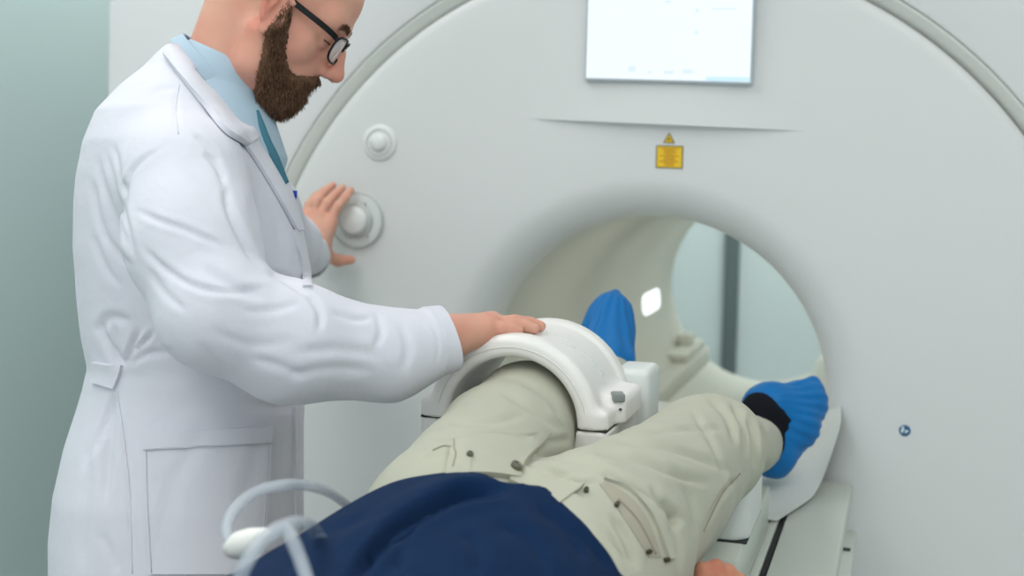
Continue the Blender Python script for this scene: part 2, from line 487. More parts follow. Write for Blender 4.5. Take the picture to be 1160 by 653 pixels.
# ------------------------------------------------------------------ scanner
GX, GZ, BZ, FY = -.4965, .987, .968, 2.60
RB = .355
scn = empty('mri_scanner', (GX, FY, 0), 'large white hospital body scanner with round bore, bright screen and grey ring', 'scanner')
def casing():
    n = 160; mb = MB(); V = []; Fc = []
    x0, x1, z0, z1 = -1.745, .76, .02, 2.28
    def rect(a, g, rad=.12):
        s, c = math.sin(a), math.cos(a); lim = 1e9
        if s > 1e-9: lim = min(lim, (x1-g-GX)/s)
        if s < -1e-9: lim = min(lim, (x0+g-GX)/s)
        if c > 1e-9: lim = min(lim, (z1-g-GZ)/c)
        if c < -1e-9: lim = min(lim, (z0+g-GZ)/c)
        return lim*s+GX, lim*c+GZ
    angs = sorted([2*math.pi*j/n for j in range(n)] + [math.atan2(x-GX, z-GZ) % (2*math.pi) for x in (x0,x1) for z in (z0,z1)])
    n = len(angs); rings = []
    for r, y in ((.893,.14),(.893,.012),(.896,.004),(.903,0)):
        rings.append([(GX+r*math.sin(a), FY+y, GZ+r*math.cos(a)) for a in angs])
    for g, y in ((.02,0),(.006,.006),(0,.02),(0,2.45),(.02,2.5)):
        rings.append([(rect(a,g)[0], FY+y, rect(a,g)[1]) for a in angs])
    rings.append([(GX+.46*math.sin(a), FY+2.5, BZ+.46*math.cos(a)) for a in angs])
    for R_ in rings: V += R_
    k = len(rings)
    for i in range(k-1):
        for j in range(n): Fc.append((i*n+j, i*n+(j+1)%n, (i+1)*n+(j+1)%n, (i+1)*n+j))
    mb.add(V, Fc); return mb.build('casing', M_shell, scn, auto=30)
casing()
# grey ring in the channel round the front panel
MB().lathe([(.862,.045),(.870,.022),(.876,.014),(.888,.006),(.893,.009),(.896,.05)], (GX,FY,GZ), n=192).build('trim_ring', M_bezel, scn, auto=40)
# front panel: flat disc whose inner edge rolls into the bore
prof = [(.863,.06),(.8635,.022),(.862,.012),(.858,.005),(.852,.001),(.84,0)]
prof += [(r,0) for r in np.linspace(.80,.50,7)]
q = .08
prof += [(RB+q-q*math.sin(a)*1.0, q-q*math.cos(a)) for a in np.linspace(0,math.pi/2,14)]
prof += [(RB,q+.05)]
czs = [GZ + (BZ-GZ)*min(1, max(0, (.86-r)/(.86-.46))) for r, y in prof]
MB().lathe(prof, (GX,FY,GZ), n=192, cz=czs).build('front_panel', M_panel, scn, auto=35)
tp = [(RB,q+.052),(RB,.9),(RB,1.6),(RB,2.36)] + [(RB+.09-.09*math.cos(a), 2.36+.09*math.sin(a)) for a in np.linspace(.1,math.pi/2,10)] + [(.47,2.47)]
MB().lathe(tp, (GX,FY,BZ), n=128).build('bore_tunnel', M_bore, scn, auto=35)
# table runners on the floor of the bore
for sx, w in ((-.235,.035),(.235,.035)):
    b = MB()
    b.box((GX+sx-w, FY+.25, BZ-.30), (GX+sx+w, FY+2.35, BZ-.235), bev=.012)
    if sx < 0: b.box((GX+sx-w-.015, FY+1.9, BZ-.24), (GX+sx+w*.6, FY+2.33, BZ-.205), bev=.012)
    if sx < 0: b.box((GX+sx-w-.02, FY+2.12, BZ-.21), (GX+sx, FY+2.22, BZ-.165), bev=.014)
    b.build('bore_rail', M_bore, scn, auto=40)
lo = planeY(737,342,FY+1.0)
# small lamp let into the left side of the bore
def bore_lamp():
    ang0 = None; best = None
    for y in np.linspace(.2,2.3,400):                 # where the line of sight meets the tunnel wall
        p = planeY(737,342,FY+y); r = math.hypot(p[0]-GX, p[2]-BZ)
        if r >= RB: best = p; break
    a0 = math.atan2(best[0]-GX, best[2]-BZ); yc = best[1]
    n = 12; V = []; Fc = []; pts = []
    hw, hl, rr = .036, .15, .022
    for i in range(4):
        cx = (1 if i in (0,3) else -1)*(hl-rr*2.4); cy = (1 if i in (0,1) else -1)*(hw-rr)
        for t in np.linspace(0, math.pi/2, 6):
            b = t + i*math.pi/2; pts.append((cx+2.4*rr*math.cos(b), cy+rr*math.sin(b)))
    for r in (RB-.004, RB+.004):
        for (l, w) in pts:
            a = a0 + w/RB; V.append((GX+r*math.sin(a), yc+l, BZ+r*math.cos(a)))
    m = len(pts); Fc = [tuple(range(m))]+[(i,(i+1)%m,m+(i+1)%m,m+i) for i in range(m)]
    o = MB().add(V, Fc).build('bore_lamp', M_lamp, scn, auto=30); o['label'] = 'small glowing lamp set in the bore wall'
bore_lamp()
# display: swelling with a sharp lower lip, screen set into it
def housing():
    A = planeY(596,134.5,FY); B = planeY(914,148.5,FY); n, m = 60, 26; V = []; Fc = []
    top = 1.812
    for i in range(n):
        s = i/(n-1); base = A+(B-A)*s; prof_s = math.sin(math.pi*s)**1.15
        for j in range(m):
            t = (j/(m-1)); 
            th = .020*prof_s*(1-t)**1.6
            z = base[2] + (top-base[2])*t
            V.append((base[0], FY+.0006-th, z))
    K = n*m
    for i in range(n):
        s = i/(n-1); base = A+(B-A)*s; V.append((base[0], FY+.004, base[2]))
        V.append((base[0], FY+.004, top))
    for i in range(n-1):
        for j in range(m-1): Fc.append((i*m+j, (i+1)*m+j, (i+1)*m+j+1, i*m+j+1))
        Fc.append((i*m, K+2*i, K+2*i+2, (i+1)*m)); Fc.append((i*m+m-1, (i+1)*m+m-1, K+2*i+3, K+2*i+1))
        Fc.append((K+2*i, K+2*i+1, K+2*i+3, K+2*i+2))
    Fc.append(tuple(range(0,m))+(K+1,K)); Fc.append(tuple(range((n-1)*m,n*m))+(K+2*n-1,K+2*n-2))
    return MB().add(V, Fc).build('display_housing', M_panel, scn, auto=50)
housing()
sl, sb = planeY(667,89,FY), planeY(851,94,FY)
zx = .022
def quad_box(name, pts, y0, y1, m, par, bev=0, **k):
    return MB().prism(pts, y0, y1, 'y').build(name, m, par, smooth=False, **k)
TOPZ = 1.796
fr = quad_box('screen_frame', [(sl[0]-.004,sl[2]-.004),(sb[0]+.004,sb[2]-.004),(sb[0]+.004,TOPZ+.004),(sl[0]-.004,TOPZ+.004)], FY-zx, FY+.004, M_frame, scn)
quad_box('screen', [(sl[0],sl[2]),(sb[0],sb[2]),(sb[0],TOPZ),(sl[0],TOPZ)], FY-zx-.0012, FY-zx+.002, M_screen, fr)
for (a,b,w,h) in ((716,78,9,7),(736,82,5,4),(758,82,12,4),(779,81,13,5),(820,10,30,2.5),(790,12,5,5),(789,37,5,5),(757,2,6,4)):
    c = planeY(a,b,FY-zx); w *= .00165; h *= .00165
    MB().box((c[0]-w/2,FY-zx-.0016,c[2]-h/2),(c[0]+w/2,FY-zx-.001,c[2]+h/2), bev=0).build('screen_icon', M_scrui, fr, smooth=False)
marks = MB(); c0 = planeY(800,88,FY-zx)
marks.box((c0[0],FY-zx-.0015,sb[2]+.001),(sb[0]-.001,FY-zx-.001,sb[2]+.010), bev=0)
marks.build('screen_bar', M_scrblue, fr, smooth=False)
# yellow laser label and triangle
def label():
    c = planeY(758.5,178,FY); w, h = .0268, .0225; y = FY-.0004
    o = MB().box((c[0]-w,y-.001,c[2]-h),(c[0]+w,y,c[2]+h),bev=0).build('warning_label', M_lborder, scn, smooth=False); o['label'] = 'yellow rectangular laser warning label'
    MB().box((c[0]-w+.0022,y-.0014,c[2]-h+.0022),(c[0]+w-.0022,y-.0008,c[2]+h-.0022),bev=0).build('label_face', M_yellow, o, smooth=False)
    b = MB()
    for i, (l, r) in enumerate(((-.018,.018),(-.011,.011),(-.013,.014),(-.009,.009),(-.019,.019),(-.010,.010),(-.012,.012),(-.020,.018),(-.011,.010),(-.009,.009))):
        z = c[2]+h-.0056-i*.0037
        b.box((c[0]+l,y-.0017,z-.0011),(c[0]+r,y-.0011,z+.0011),bev=0)
    b.build('label_print', M_lbrown, o, smooth=False)
    t = planeY(758,157,FY); s = .0118
    def tri(k, dz=0): return [(t[0]-s*k,t[2]-s*.78*k+dz),(t[0]+s*k,t[2]-s*.78*k+dz),(t[0],t[2]+s*1.02*k+dz)]
    o = MB().prism(tri(1), y-.001, y).build('warning_triangle', M_lborder, scn, smooth=False); o['label'] = 'small yellow laser warning triangle'
    MB().prism(tri(.72,-.0006), y-.0014, y-.0008).build('triangle_face', M_yellow, o, smooth=False)
    b = MB(); st = []
    for i in range(16):
        r = .0034 if i % 2 == 0 else .0014; a = i*math.pi/8; st.append((t[0]+r*math.sin(a), t[2]-.0016+r*math.cos(a)))
    b.prism(st, y-.0018, y-.0012); b.build('laser_symbol', M_black, o, smooth=False)
label()
# round blue emblem
def emblem():
    c = planeY(1025,488,FY); y = FY-.0004
    def disc(b, cx, cz, r, y0, y1, n=28): b.prism([(cx+r*math.sin(2*math.pi*i/n), cz+r*math.cos(2*math.pi*i/n)) for i in range(n)], y0, y1)
    b = MB(); disc(b, c[0], c[2], .0106, y-.001, y); o = b.build('emblem', M_blueem, scn, smooth=False); o['label'] = 'small round blue emblem with a pale figure'
    b = MB(); disc(b, c[0]-.0035, c[2]-.0005, .0042, y-.0016, y-.0008); disc(b, c[0]-.0035, c[2]+.006, .0022, y-.0016, y-.0008)
    b.prism([(c[0]-.001,c[2]+.002),(c[0]+.0062,c[2]+.001),(c[0]+.0068,c[2]-.0015),(c[0]+.001,c[2]-.0048),(c[0]-.004,c[2]-.003)], y-.0016, y-.0008)
    b.build('emblem_figure', M_emwhite, o, smooth=False)
emblem()
# round button and rotary dial at the left of the panel
bc = planeY(430.5,161.5,FY)
o = MB().lathe([(.0,-.006),(.033,-.006),(.0375,-.003),(.038,.002)], (bc[0],FY,bc[2]), n=56).build('call_button', M_knob, scn, auto=40)
MB().lathe([(.0,-.017),(.008,-.0165),(.014,-.0145),(.018,-.011),(.019,-.005)], (bc[0],FY,bc[2]), n=40).build('button_dome', M_knob, o)
MB().lathe([(.0255,-.0055),(.0265,-.0075),(.0285,-.0075),(.0295,-.0055)], (bc[0],FY,bc[2]), n=48).build('button_rim', M_knobg, o)
dc = planeY(403,249.5,FY-.01)
DX, DZ = dc[0], dc[2]
o = MB().lathe([(.036,-.008),(.052,-.009),(.057,-.007),(.0585,-.003),(.0585,.002)], (DX,FY,DZ), n=64).build('dial', M_clear, scn, auto=40)
b = MB().lathe([(.0,-.030),(.024,-.030),(.0285,-.027),(.030,-.022),(.030,-.004)], (DX,FY,DZ), n=48); b.build('dial_knob', M_knob, o, auto=40)
b = MB().lathe([(.030,-.016),(.0335,-.017),(.037,-.015),(.038,-.006)], (DX,FY,DZ), n=48)
for a in (25, 145, 205, 325):
    a = math.radians(a); x, z = DX+.039*math.sin(a), DZ+.039*math.cos(a); b.box((x-.006,FY-.013,z-.005),(x+.006,FY-.004,z+.005),bev=.002)
b.build('dial_collar', M_knobg, o, auto=40)
MB().lathe([(.0572,-.0078),(.0585,-.0092),(.0598,-.0078),(.0598,.001)], (DX,FY,DZ), n=64).build('dial_rim', M_knobg, o, auto=40)

# ------------------------------------------------------------------ patient table
tab = empty('patient_table', (GX,1.2,0), 'long white sliding patient table running into the scanner bore', 'table')
TX0, TX1, TZ = -.785, -.083, .83
E_ = .0
b = MB(); b.box((TX0, -.6, TZ-.05), (-.205, 2.66, TZ), bev=.006); b.build('tabletop', M_table, tab, auto=40)
b = MB(); b.box((-.1825, -.6, TZ-.032), (TX1, 2.585, TZ+.001), bev=.005); b.build('side_rail', M_table, tab, auto=40)
b = MB(); b.box((-.205, -.6, TZ-.04), (-.178, 2.60, TZ-.012), bev=0); b.box((-.1915,-.6,TZ-.012),(-.1835,2.5,TZ-.002),bev=.001); o = b.build('groove_strip', M_rubber, tab, auto=40); o['label'] = 'narrow black rubber strip'
b = MB(); b.box((-.206,-.6,TZ-.01),(-.1925,2.58,TZ+.0005),bev=.002); b.build('inner_rail', M_table, tab, auto=40)
b = MB(); b.prism([(-.69,TZ-.05),(-.135,TZ-.05),(-.115,TZ-.034),(-.10,TZ-.034),(-.17,.62),(-.30,.52),(-.62,.52)], -.5, 2.58); b.build('under_frame', M_tablew, tab, auto=30)
b = MB(); b.box((-.58,.2,.0),(-.30,1.9,.06),bev=.02); b.box((-.54,.4,.05),(-.34,1.7,.54),bev=.03); b.build('pedestal', M_tablew, tab, auto=40)
# docking bracket and cover between table and scanner, right of the rail
b = MB(); b.box((-.19,2.30,.708),(-.072,2.60,.735),bev=.006); br = b.build('docking_bracket', M_bezel, tab, auto=40)
b = MB(); b.box((-.098,2.46,.7345),(-.078,2.475,.7375),bev=.001); b.build('bracket_slot', M_dark, br)
b = MB(); b.box((-.19,2.30,.735),(-.112,2.60,.795),bev=.012); b.box((-.20,2.1,.56),(-.118,2.56,.705),bev=.02); b.build('docking_cover', M_tablew, tab, auto=40)

# disposable sheet on the table end, rising along the side of the bore
def sheet():
    n, m = 60, 48; V = []; sm = lambda t: t*t*(3-2*t)
    for i in range(n):
        t = i/(n-1); Y = 2.245 + 1.0*t
        xr = float(np.interp(Y, [2.24,2.30,2.36,2.45,2.58,2.75,3.3], [-.196,-.178,-.160,-.140,-.108,-.122,-.14]))
        lift = sm(min(1, max(0, (Y-2.40)/.33)))
        for j in range(m):
            s = j/(m-1); X = -.58 + (xr+.58)*s
            e = max(0, (s-.60)/.40)
            z = TZ + .004 + .19*lift*e**2.1
            z += (.0035*math.sin(9*s+5*t) + .003*math.sin(17*s-3*t))*(.3+t)*(1-e*.6) + .004*math.sin(15*t+3*s)*e*lift
            z += .030*math.exp(-((X+.245)/.07)**2-((Y-2.42)/.10)**2)
            Yf = Y + .010*math.sin(21*s)*(1-t)**3 + .02*(1-s)*(1-t)**2
            V.append((X, Yf, max(z, TZ+.003)))
    mb = MB(); K = n*m; Fc = []
    V2 = V + [(x,y,z-.0018) for x,y,z in V]
    for i in range(n-1):
        for j in range(m-1):
            a,b_,c,d = i*m+j,i*m+j+1,(i+1)*m+j+1,(i+1)*m+j; Fc += [(a,b_,c,d),(K+d,K+c,K+b_,K+a)]
    for i in range(n-1):
        for j in (0,m-1): a,b_=i*m+j,(i+1)*m+j; Fc.append((a,b_,K+b_,K+a))
    for j in range(m-1):
        for i in (0,n-1): a,b_=i*m+j,i*m+j+1; Fc.append((a,b_,K+b_,K+a))
    o = mb.add(V2, Fc).build('paper_sheet', M_paper, auto=60)
    tag(o, 'thin white disposable sheet spread under the feet at the scanner bore', 'sheet')
sheet()
# mattress under the patient
b = MB(); b.box((-.72,-.45,TZ+.001),(-.225,1.63,.905),bev=.025,seg=4)
tag(b.build('table_mattress', M_mattr, auto=50), 'grey mattress on the table under the lying patient', 'mattress')

# leg support block under the bent right knee
lsp = empty('leg_support', (-.28,1.95,TZ), 'pale rounded support block under the bent right knee of the patient', 'leg support')
b = MB(); b.box((-.345,1.80,TZ+.001),(-.2065,2.24,.897),bev=.004); b.build('support_base', M_table, lsp, auto=40)
s = SDF((-.38,1.80,.88),(-.16,2.14,1.02),.003)
s.rbox((-.2715,1.975,.935),(.0715,.095,.055),.03,k=0); s.half((0,0,.899),(0,0,-1))
V, Q = s.mesh(2); obj('support_pad', V, Q, M_pad, lsp)
MB().box((-.342,1.882,.8968),(-.203,2.07,.8992),bev=0).build('pad_seam', M_dark, lsp, smooth=False)

# ------------------------------------------------------------------ knee coil
KX, KY0, KY1, KZ = GX, 1.672, 1.885, 1.085
coil = empty('knee_coil', (KX,(KY0+KY1)/2,TZ), 'white arched knee scanning coil clamped over the left knee of the patient', 'knee coil')
def coil_upper():
    s = SDF((KX-.16,KY0-.02,KZ-.02),(KX+.18,KY1+.03,KZ+.14),.0023)
    yc = (KY0+KY1)/2
    def fn(X):
        dx = X[...,0]-KX; dz = X[...,2]-KZ; r = np.sqrt(dx*dx+dz*dz); y = X[...,1]
        def ring(ro, ri, y0, y1, rd):
            qr = np.abs(r-(ro+ri)/2)-(ro-ri)/2+rd; qy = np.abs(y-(y0+y1)/2)-(y1-y0)/2+rd
            return np.sqrt(np.maximum(qr,0)**2+np.maximum(qy,0)**2)+np.minimum(np.maximum(qr,qy),0)-rd
        d = smin(ring(.1195,.089,KY0,KY0+.042,.012), ring(.1135,.090,KY0+.02,KY1-.01,.006), .004)
        return smin(d, ring(.1195,.090,KY1-.034,KY1,.009), .004)
    s.put(fn, (KX-.12,KY0,KZ-.12), (KX+.12,KY1,KZ+.12), 0)
    # shoulders along both sides
    for sx, w in ((-1,.034),(1,.036)):
        s.rbox((KX+sx*(.131-w/2),(KY0+.003+KY1-.006)/2,KZ-.002),(w/2,(KY1-KY0-.012)/2,.028),.008,k=.012)
    s.rbox((KX+.118,KY0+.12,KZ+.004),(.024,.062,.034),.012,k=.012)      # raised latch boss
    s.put(lambda X: np.sqrt((X[...,0]-KX)**2+(X[...,2]-KZ)**2)-.0885, (KX-.09,KY0-.03,KZ-.02),(KX+.09,KY1+.03,KZ+.09), .003, 'sub')
    s.half((0,0,KZ+.0008),(0,0,-1))
    V, Q = s.mesh(1); return V, Q
V, Q = coil_upper(); cu = obj('upper_shell', V, Q, M_coil, coil)
coil_tree = bvh(V, Q)
cu.data.set_sharp_from_angle(angle=math.radians(50))
def coil_lower():
    s = SDF((KX-.16,KY0-.02,TZ-.01),(KX+.18,KY1+.10,KZ+.02),.003)
    s.rbox((KX,(KY0+.003+KY1-.003)/2,(TZ+KZ)/2+.01),(.131,(KY1-KY0-.006)/2,(KZ-TZ)/2+.02),.012,k=0)
    s.put(lambda X: np.sqrt((X[...,0]-KX)**2+(X[...,2]-KZ)**2)-.0885, (KX-.09,KY0-.03,KZ-.09),(KX+.09,KY1+.03,KZ+.03), .003, 'sub')
    s.half((0,0,KZ-.0012),(0,0,1)); s.half((0,0,TZ+.001),(0,0,-1))
    return s.mesh(1)
V, Q = coil_lower(); cl = obj('lower_shell', V, Q, M_coil, coil); cl.data.set_sharp_from_angle(angle=math.radians(50))
for sx in (-1,1): MB().box((KX+sx*.110-.0195,KY0+.006,KZ-.0015),(KX+sx*.110+.0195,KY1-.006,KZ+.001),bev=0).build('shell_seam', M_dark, coil, smooth=False)
b = MB(); b.box((KX+.093,KY1-.012,TZ+.002),(KX+.148,KY1+.075,KZ+.052),bev=.010,seg=4); b.build('connector_block', M_coilb, coil, auto=50)
pts = [(KX+.1035*math.cos(a), KY0-.0002, KZ+.1035*math.sin(a)) for a in np.linspace(.02,math.pi-.02,60)]
b = MB(); b.tube(pts, .0009, 6); b.build('rim_line', M_bezel, coil)
lc, ln = cast(coil_tree, 700, 449.5)
if lc is None: lc = arr((-.379,1.80,1.118))
b = MB(); b.box(lc+arr((-.0085,-.0125,-.006)), lc+arr((.0085,.0125,.0055)), bev=.0025, seg=3, rot=rotz(.35)); lt = b.build('latch', M_latch, coil, auto=50); lt['label'] = 'grey release latch'
hc, hn = cast(coil_tree, 702.5, 463.5)
if hc is None: hc = arr((-.372,1.74,1.118))
b = MB(); b.lathe([(0,.0006),(.0022,.0006),(.0026,-.002)], hc, n=16, axis='z'); b.build('screw_hole', M_dark, coil)
b = MB()                                       # row of small moulded marks on the arch
for ang, y, l, w in ((72,.10,.020,.0009),(66,.105,.012,.0009),(58,.09,.007,.004),(50,.10,.009,.003),(40,.105,.012,.003),(31,.11,.010,.006),(24,.10,.006,.004)):
    a = math.radians(ang); r = .1137; c = arr((KX+r*math.cos(a), KY0+y, KZ+r*math.sin(a)))
    b.box(c-arr((l/2,w,.0007)), c+arr((l/2,w,.0007)), bev=.0006, rot=Matrix.Rotation(-(a-math.pi/2),3,'Y'))
b.build('moulded_marks', M_coilb, coil, auto=40)

# ------------------------------------------------------------------ hands
def make_hand(s, wrist, wr, palm, fingers, thumb, k=.008, flat=None):
    "wrist -> knuckles as a webbed palm, then five separate bent fingers"
    for kn, r in palm: s.cone(wrist, kn, wr, r, k*1.6, flat)
    for i in range(len(palm)-1): s.cone(palm[i][0], palm[i+1][0], palm[i][1], palm[i+1][1], k, None)
    for pts, rs in fingers: s.chain(pts, rs, .0035)
    if thumb: s.chain(thumb[0], thumb[1], .007)
def join(parts):
    V = []; Q = []; n = 0
    for v, q in parts: V.append(v); Q.append(arr(q).astype(int)+n); n += len(v)
    return np.concatenate(V), np.concatenate(Q)

# ------------------------------------------------------------------ patient
pat = empty('person', (-.42,1.2,.905), 'person lying on the table in a navy shirt, khaki trousers and blue shoe covers', 'person')
HL = arr((-.470,1.36,1.030)); HR = arr((-.322,1.40,1.026))
KL = [arr((-.489,1.61,1.064)), arr((-.4910,1.73,1.081)), arr((-.495,1.90,1.072)), arr((-.485,2.22,1.055))]
KR = P(806,508,1.86); AR = P(863,503,2.36)
FR = dict(heel=P(877,518,2.365), mid=P(898,481,2.40), ball=P(912,456,2.43), toe=P(921,436,2.44), open=P(863,470,2.37))
FL = dict(heel=P(690,425,2.36), mid=P(688,376,2.39), ball=P(692,356,2.41), toe=P(697.5,334,2.43), open=P(690,415,2.30))
# body under the clothes
s = SDF((-.80,.20,.86),(-.08,2.50,1.30),.008)
for y0,y1,a0,a1 in ((.72,.95,.15,.15),(.95,1.2,.15,.14),(1.2,1.36,.14,.14)):
    s.cone((-.43,y0,1.0),(-.42,y1,.99),.085,.085,.03); s.cone((-.50,y0,.99),(-.49,y1,.99),.08,.08,.05); s.cone((-.36,y0,.99),(-.35,y1,.99),.08,.08,.05)
s.chain([(-.43,.74,1.0),(-.435,.60,1.0),(-.435,.56,1.01)], [.07,.055,.06], .03)
s.ell((-.435,.44,1.0),(.075,.115,.09),k=.02); s.cone((-.435,.47,1.08),(-.435,.46,1.105),.014,.01,.01)
s.chain([(-.60,.74,.99),(-.69,1.02,.965),(-.675,1.27,.945)], [.055,.042,.03], .02)
s.chain([(-.26,.74,.99),(-.175,1.05,.965),P(800,705,1.46)], [.055,.042,.029], .02)
s.chain([HL]+KL, [.075,.075,.062,.05,.035], .02); s.chain([HR,KR,AR], [.082,.06,.035], .02)
s.cone(FL['heel'],FL['mid'],.022,.022,.01); s.cone(FL['mid'],FL['mid']+(FL['toe']-FL['mid'])*.5,.022,.012,.01); s.cone(KL[-1],FL['heel'],.034,.028,.01)
s.cone(FR['heel'],FR['mid'],.020,.024,.01); s.cone(FR['mid'],FR['mid']+(FR['toe']-FR['mid'])*.6,.024,.012,.01); s.cone(AR,FR['heel'],.030,.020,.01)
body = s.mesh(1)
def pat_hand():
    W = P(800,712,1.455)
    s = SDF(P(760,760,1.36)-.06, P(860,640,1.62)+.08, .0022)
    kn = [P(797,650,1.525), P(811,647,1.53), P(824,652,1.535), P(836,662,1.535)]
    palm = [(p-arr((0,0,.007)), r) for p, r in zip(kn, (.0125,.0125,.012,.0115))]
    fg = []
    for i,(x,y) in enumerate(((797,652),(812,650),(827,655),(840,664))):
        a = kn[i]+arr((0,0,.002)); b = P(x+2,y+2,1.565); c = P(x+3,y+14,1.590); e = P(x+3,y+26,1.592)
        fg.append(([a,b,c,e],[.0118,.0100,.0092,.008]))
    th = ([W+(kn[0]-W)*.35, P(780,680,1.51), P(778,668,1.55), P(779,672,1.575)], [.016,.014,.0115,.0095])
    make_hand(s, W, .021, palm, fg, th, k=.004)
    s.cone(P(800,760,1.40), W, .028, .024, .01)
    return s.mesh(1)
hand = pat_hand()
V, Q = join([body, hand])
px, py, d = proj(V)
tint = np.clip(.25+.5*vnoise(V, 40, 3), 0, .6)
obj('body', V, Q, M_skin2, pat, tint=tint)

# trousers
s = SDF((-.62,1.16,.88),(-.14,2.36,1.20),.0036)
s.chain([HL]+KL, [.096,.085,.078,.066,.048], .012)
s.chain([HR-arr((0,0,.010)),(HR+KR)/2-arr((0,0,.010)),KR-arr((.012,.02,.004)),KR], [.104,.088,.078,.076], .012)
s.chain([KR, KR+(AR-KR)*.3, KR+(AR-KR)*.9], [.070,.056,.047], .014)
def pelv(X):
    x = (X[...,0]+.408)/.183; z = (X[...,2]-.935)/.150
    return (np.sqrt(x*x+z*z)-1)*.15
s.put(lambda X: np.maximum(pelv(X), np.maximum(X[...,1]-1.43, 1.10-X[...,1])-0.0), (-.60,1.16,.80),(-.2,1.45,1.10), .045)
s.half((0,1.19,0),(0,-1,0)); s.half((0,0,.907),(0,0,-1),.012)
s.half(KR+(AR-KR)*.84, AR-KR)
V, Q = s.mesh(1)
N = normals(V, Q)
V += N*(.0022*vnoise(V, 14, 1)+.0012*vnoise(V, 34, 2))[:,None]
for pl, w, a in (
    # right thigh, running from the groin to the knee
    ([(668,512),(720,520),(775,540),(815,552)],6,.005), ([(690,500),(745,505),(800,522),(836,540)],6,.004),
    ([(660,525),(705,545),(752,575),(785,600)],6,.005), ([(730,492),(780,486),(822,488)],5,.003),
    ([(800,450),(822,470),(834,505)],5,.004), ([(826,455),(842,480),(846,520)],5,.006), ([(846,468),(854,495),(856,535)],5,.006),
    ([(862,475),(868,500),(866,535)],4,.004), ([(780,460),(800,490),(815,520),(822,548)],5,.003),
    ([(840,535),(815,565),(795,605)],3.5,.003), ([(752,560),(768,600),(772,650)],5,.005), ([(735,548),(758,580),(764,612)],5,.004),
    ([(770,545),(785,570),(788,610)],6,.004),
    # left thigh
    ([(500,478),(545,480),(600,470)],6,.0025), ([(478,498),(530,492),(590,498)],6,.002), ([(560,440),(600,462),(640,490)],6,.003),
    ([(585,430),(620,450),(640,480)],5,.003), ([(610,500),(628,500),(648,497)],5,.003),
    # waist and fly
    ([(560,497),(590,498),(612,496)],4,.002), ([(600,515),(640,522),(690,520)],7,.003), ([(600,535),(640,535),(690,528)],6,.003),
    ([(690,580),(708,610),(722,650)],6,.005), ([(670,590),(700,625),(715,653)],5,.004), ([(475,520),(500,514),(520,512)],5,.002),
    ([(610,528),(655,548),(680,545)],5,.003)):
    crease(V, N, pl, w*.85, a*1.25)
trousers = obj('trousers', V, Q, M_khaki, pat)
ttree = bvh(V, Q)
# fly flap with its stitched edge, waistband, loops, pocket
laid('fly_flap', ttree, [(512,505),(545,498),(585,495),(617,491)], [(505,541),(530,540),(560,541),(588,545)], M_khaki, trousers, n=26, m=9, off=.0065, thick=.006)
laid('waistband', ttree, [(588,528),(625,548),(668,575),(702,622),(716,653)], [(575,546),(612,564),(650,588),(686,628),(702,660)], M_khaki, trousers, n=30, m=5, off=.0045, thick=.004)
laid('belt_loop', ttree, [(650,548),(662,553)], [(618,571),(630,577)], M_khaki, trousers, n=5, m=10, off=.0065, thick=.0035)
laid('belt_loop', ttree, [(524,517),(534,519)], [(520,545),(530,546)], M_khaki, trousers, n=5, m=8, off=.0075, thick=.0035)
laid('pocket_lining', ttree, [(679,549),(696,572),(716,602),(735,632)], [(686,546),(712,562),(734,590),(749,632)], M_khakid, trousers, n=20, m=7, off=.001, thick=.002)
laid('pocket_hem', ttree, [(684,544),(712,556),(738,586),(756,634)], [(691,541),(719,553),(745,583),(763,632)], M_khaki, trousers, n=24, m=5, off=.0045, thick=.0045)
seamtube('stitching', ttree, [[(618,494),(602,516),(589,541)]], .0008, M_stitch, trousers, .0075)
seamtube('stitching', ttree, [[(513,504),(516,518),(513,534)]], .0006, M_stitch, trousers, .0070)
seamtube('pocket_slit', ttree, [[(490,511),(502,506),(511,507)]], .0007, M_khakid, trousers, .001)
seamtube('side_seam', ttree, [[(838,537),(818,560),(797,602)]], .0010, M_stitch, trousers, .0005)
seamtube('coin_pocket_edge', ttree, [[(700,566),(722,590),(742,628)]], .0011, M_stitch, trousers, .0015)
def stud(name, px, py, r, m, lab=None, up=.0035):
    p, n = cast(ttree, px, py)
    if p is None: return
    R_ = Vector((0,0,1)).rotation_difference(Vector(n.tolist())).to_matrix()
    b = MB(); b.lathe([(0,.0016),(r*.5,.0014),(r*.6,.0024),(r*.9,.0022),(r,.001),(r,-.003)], (0,0,0), n=20, axis='z')
    b.V = [tuple(Vector(v)) for v in b.V]
    b.V = [tuple(np.array(R_ @ Vector(v)) + p + n*up) for v in b.V]
    o = b.build(name, m, trousers, auto=50)
    if lab: o['label'] = lab
stud('trouser_button', 581, 535, .0064, M_brass, 'metal trouser button', .0095)
stud('eyelet', 531, 522, .0038, M_brass, None, .0085)
for x, y in ((664,557),(698,573),(733,626),(753,635)): stud('rivet', x, y, .0027, M_rivet)

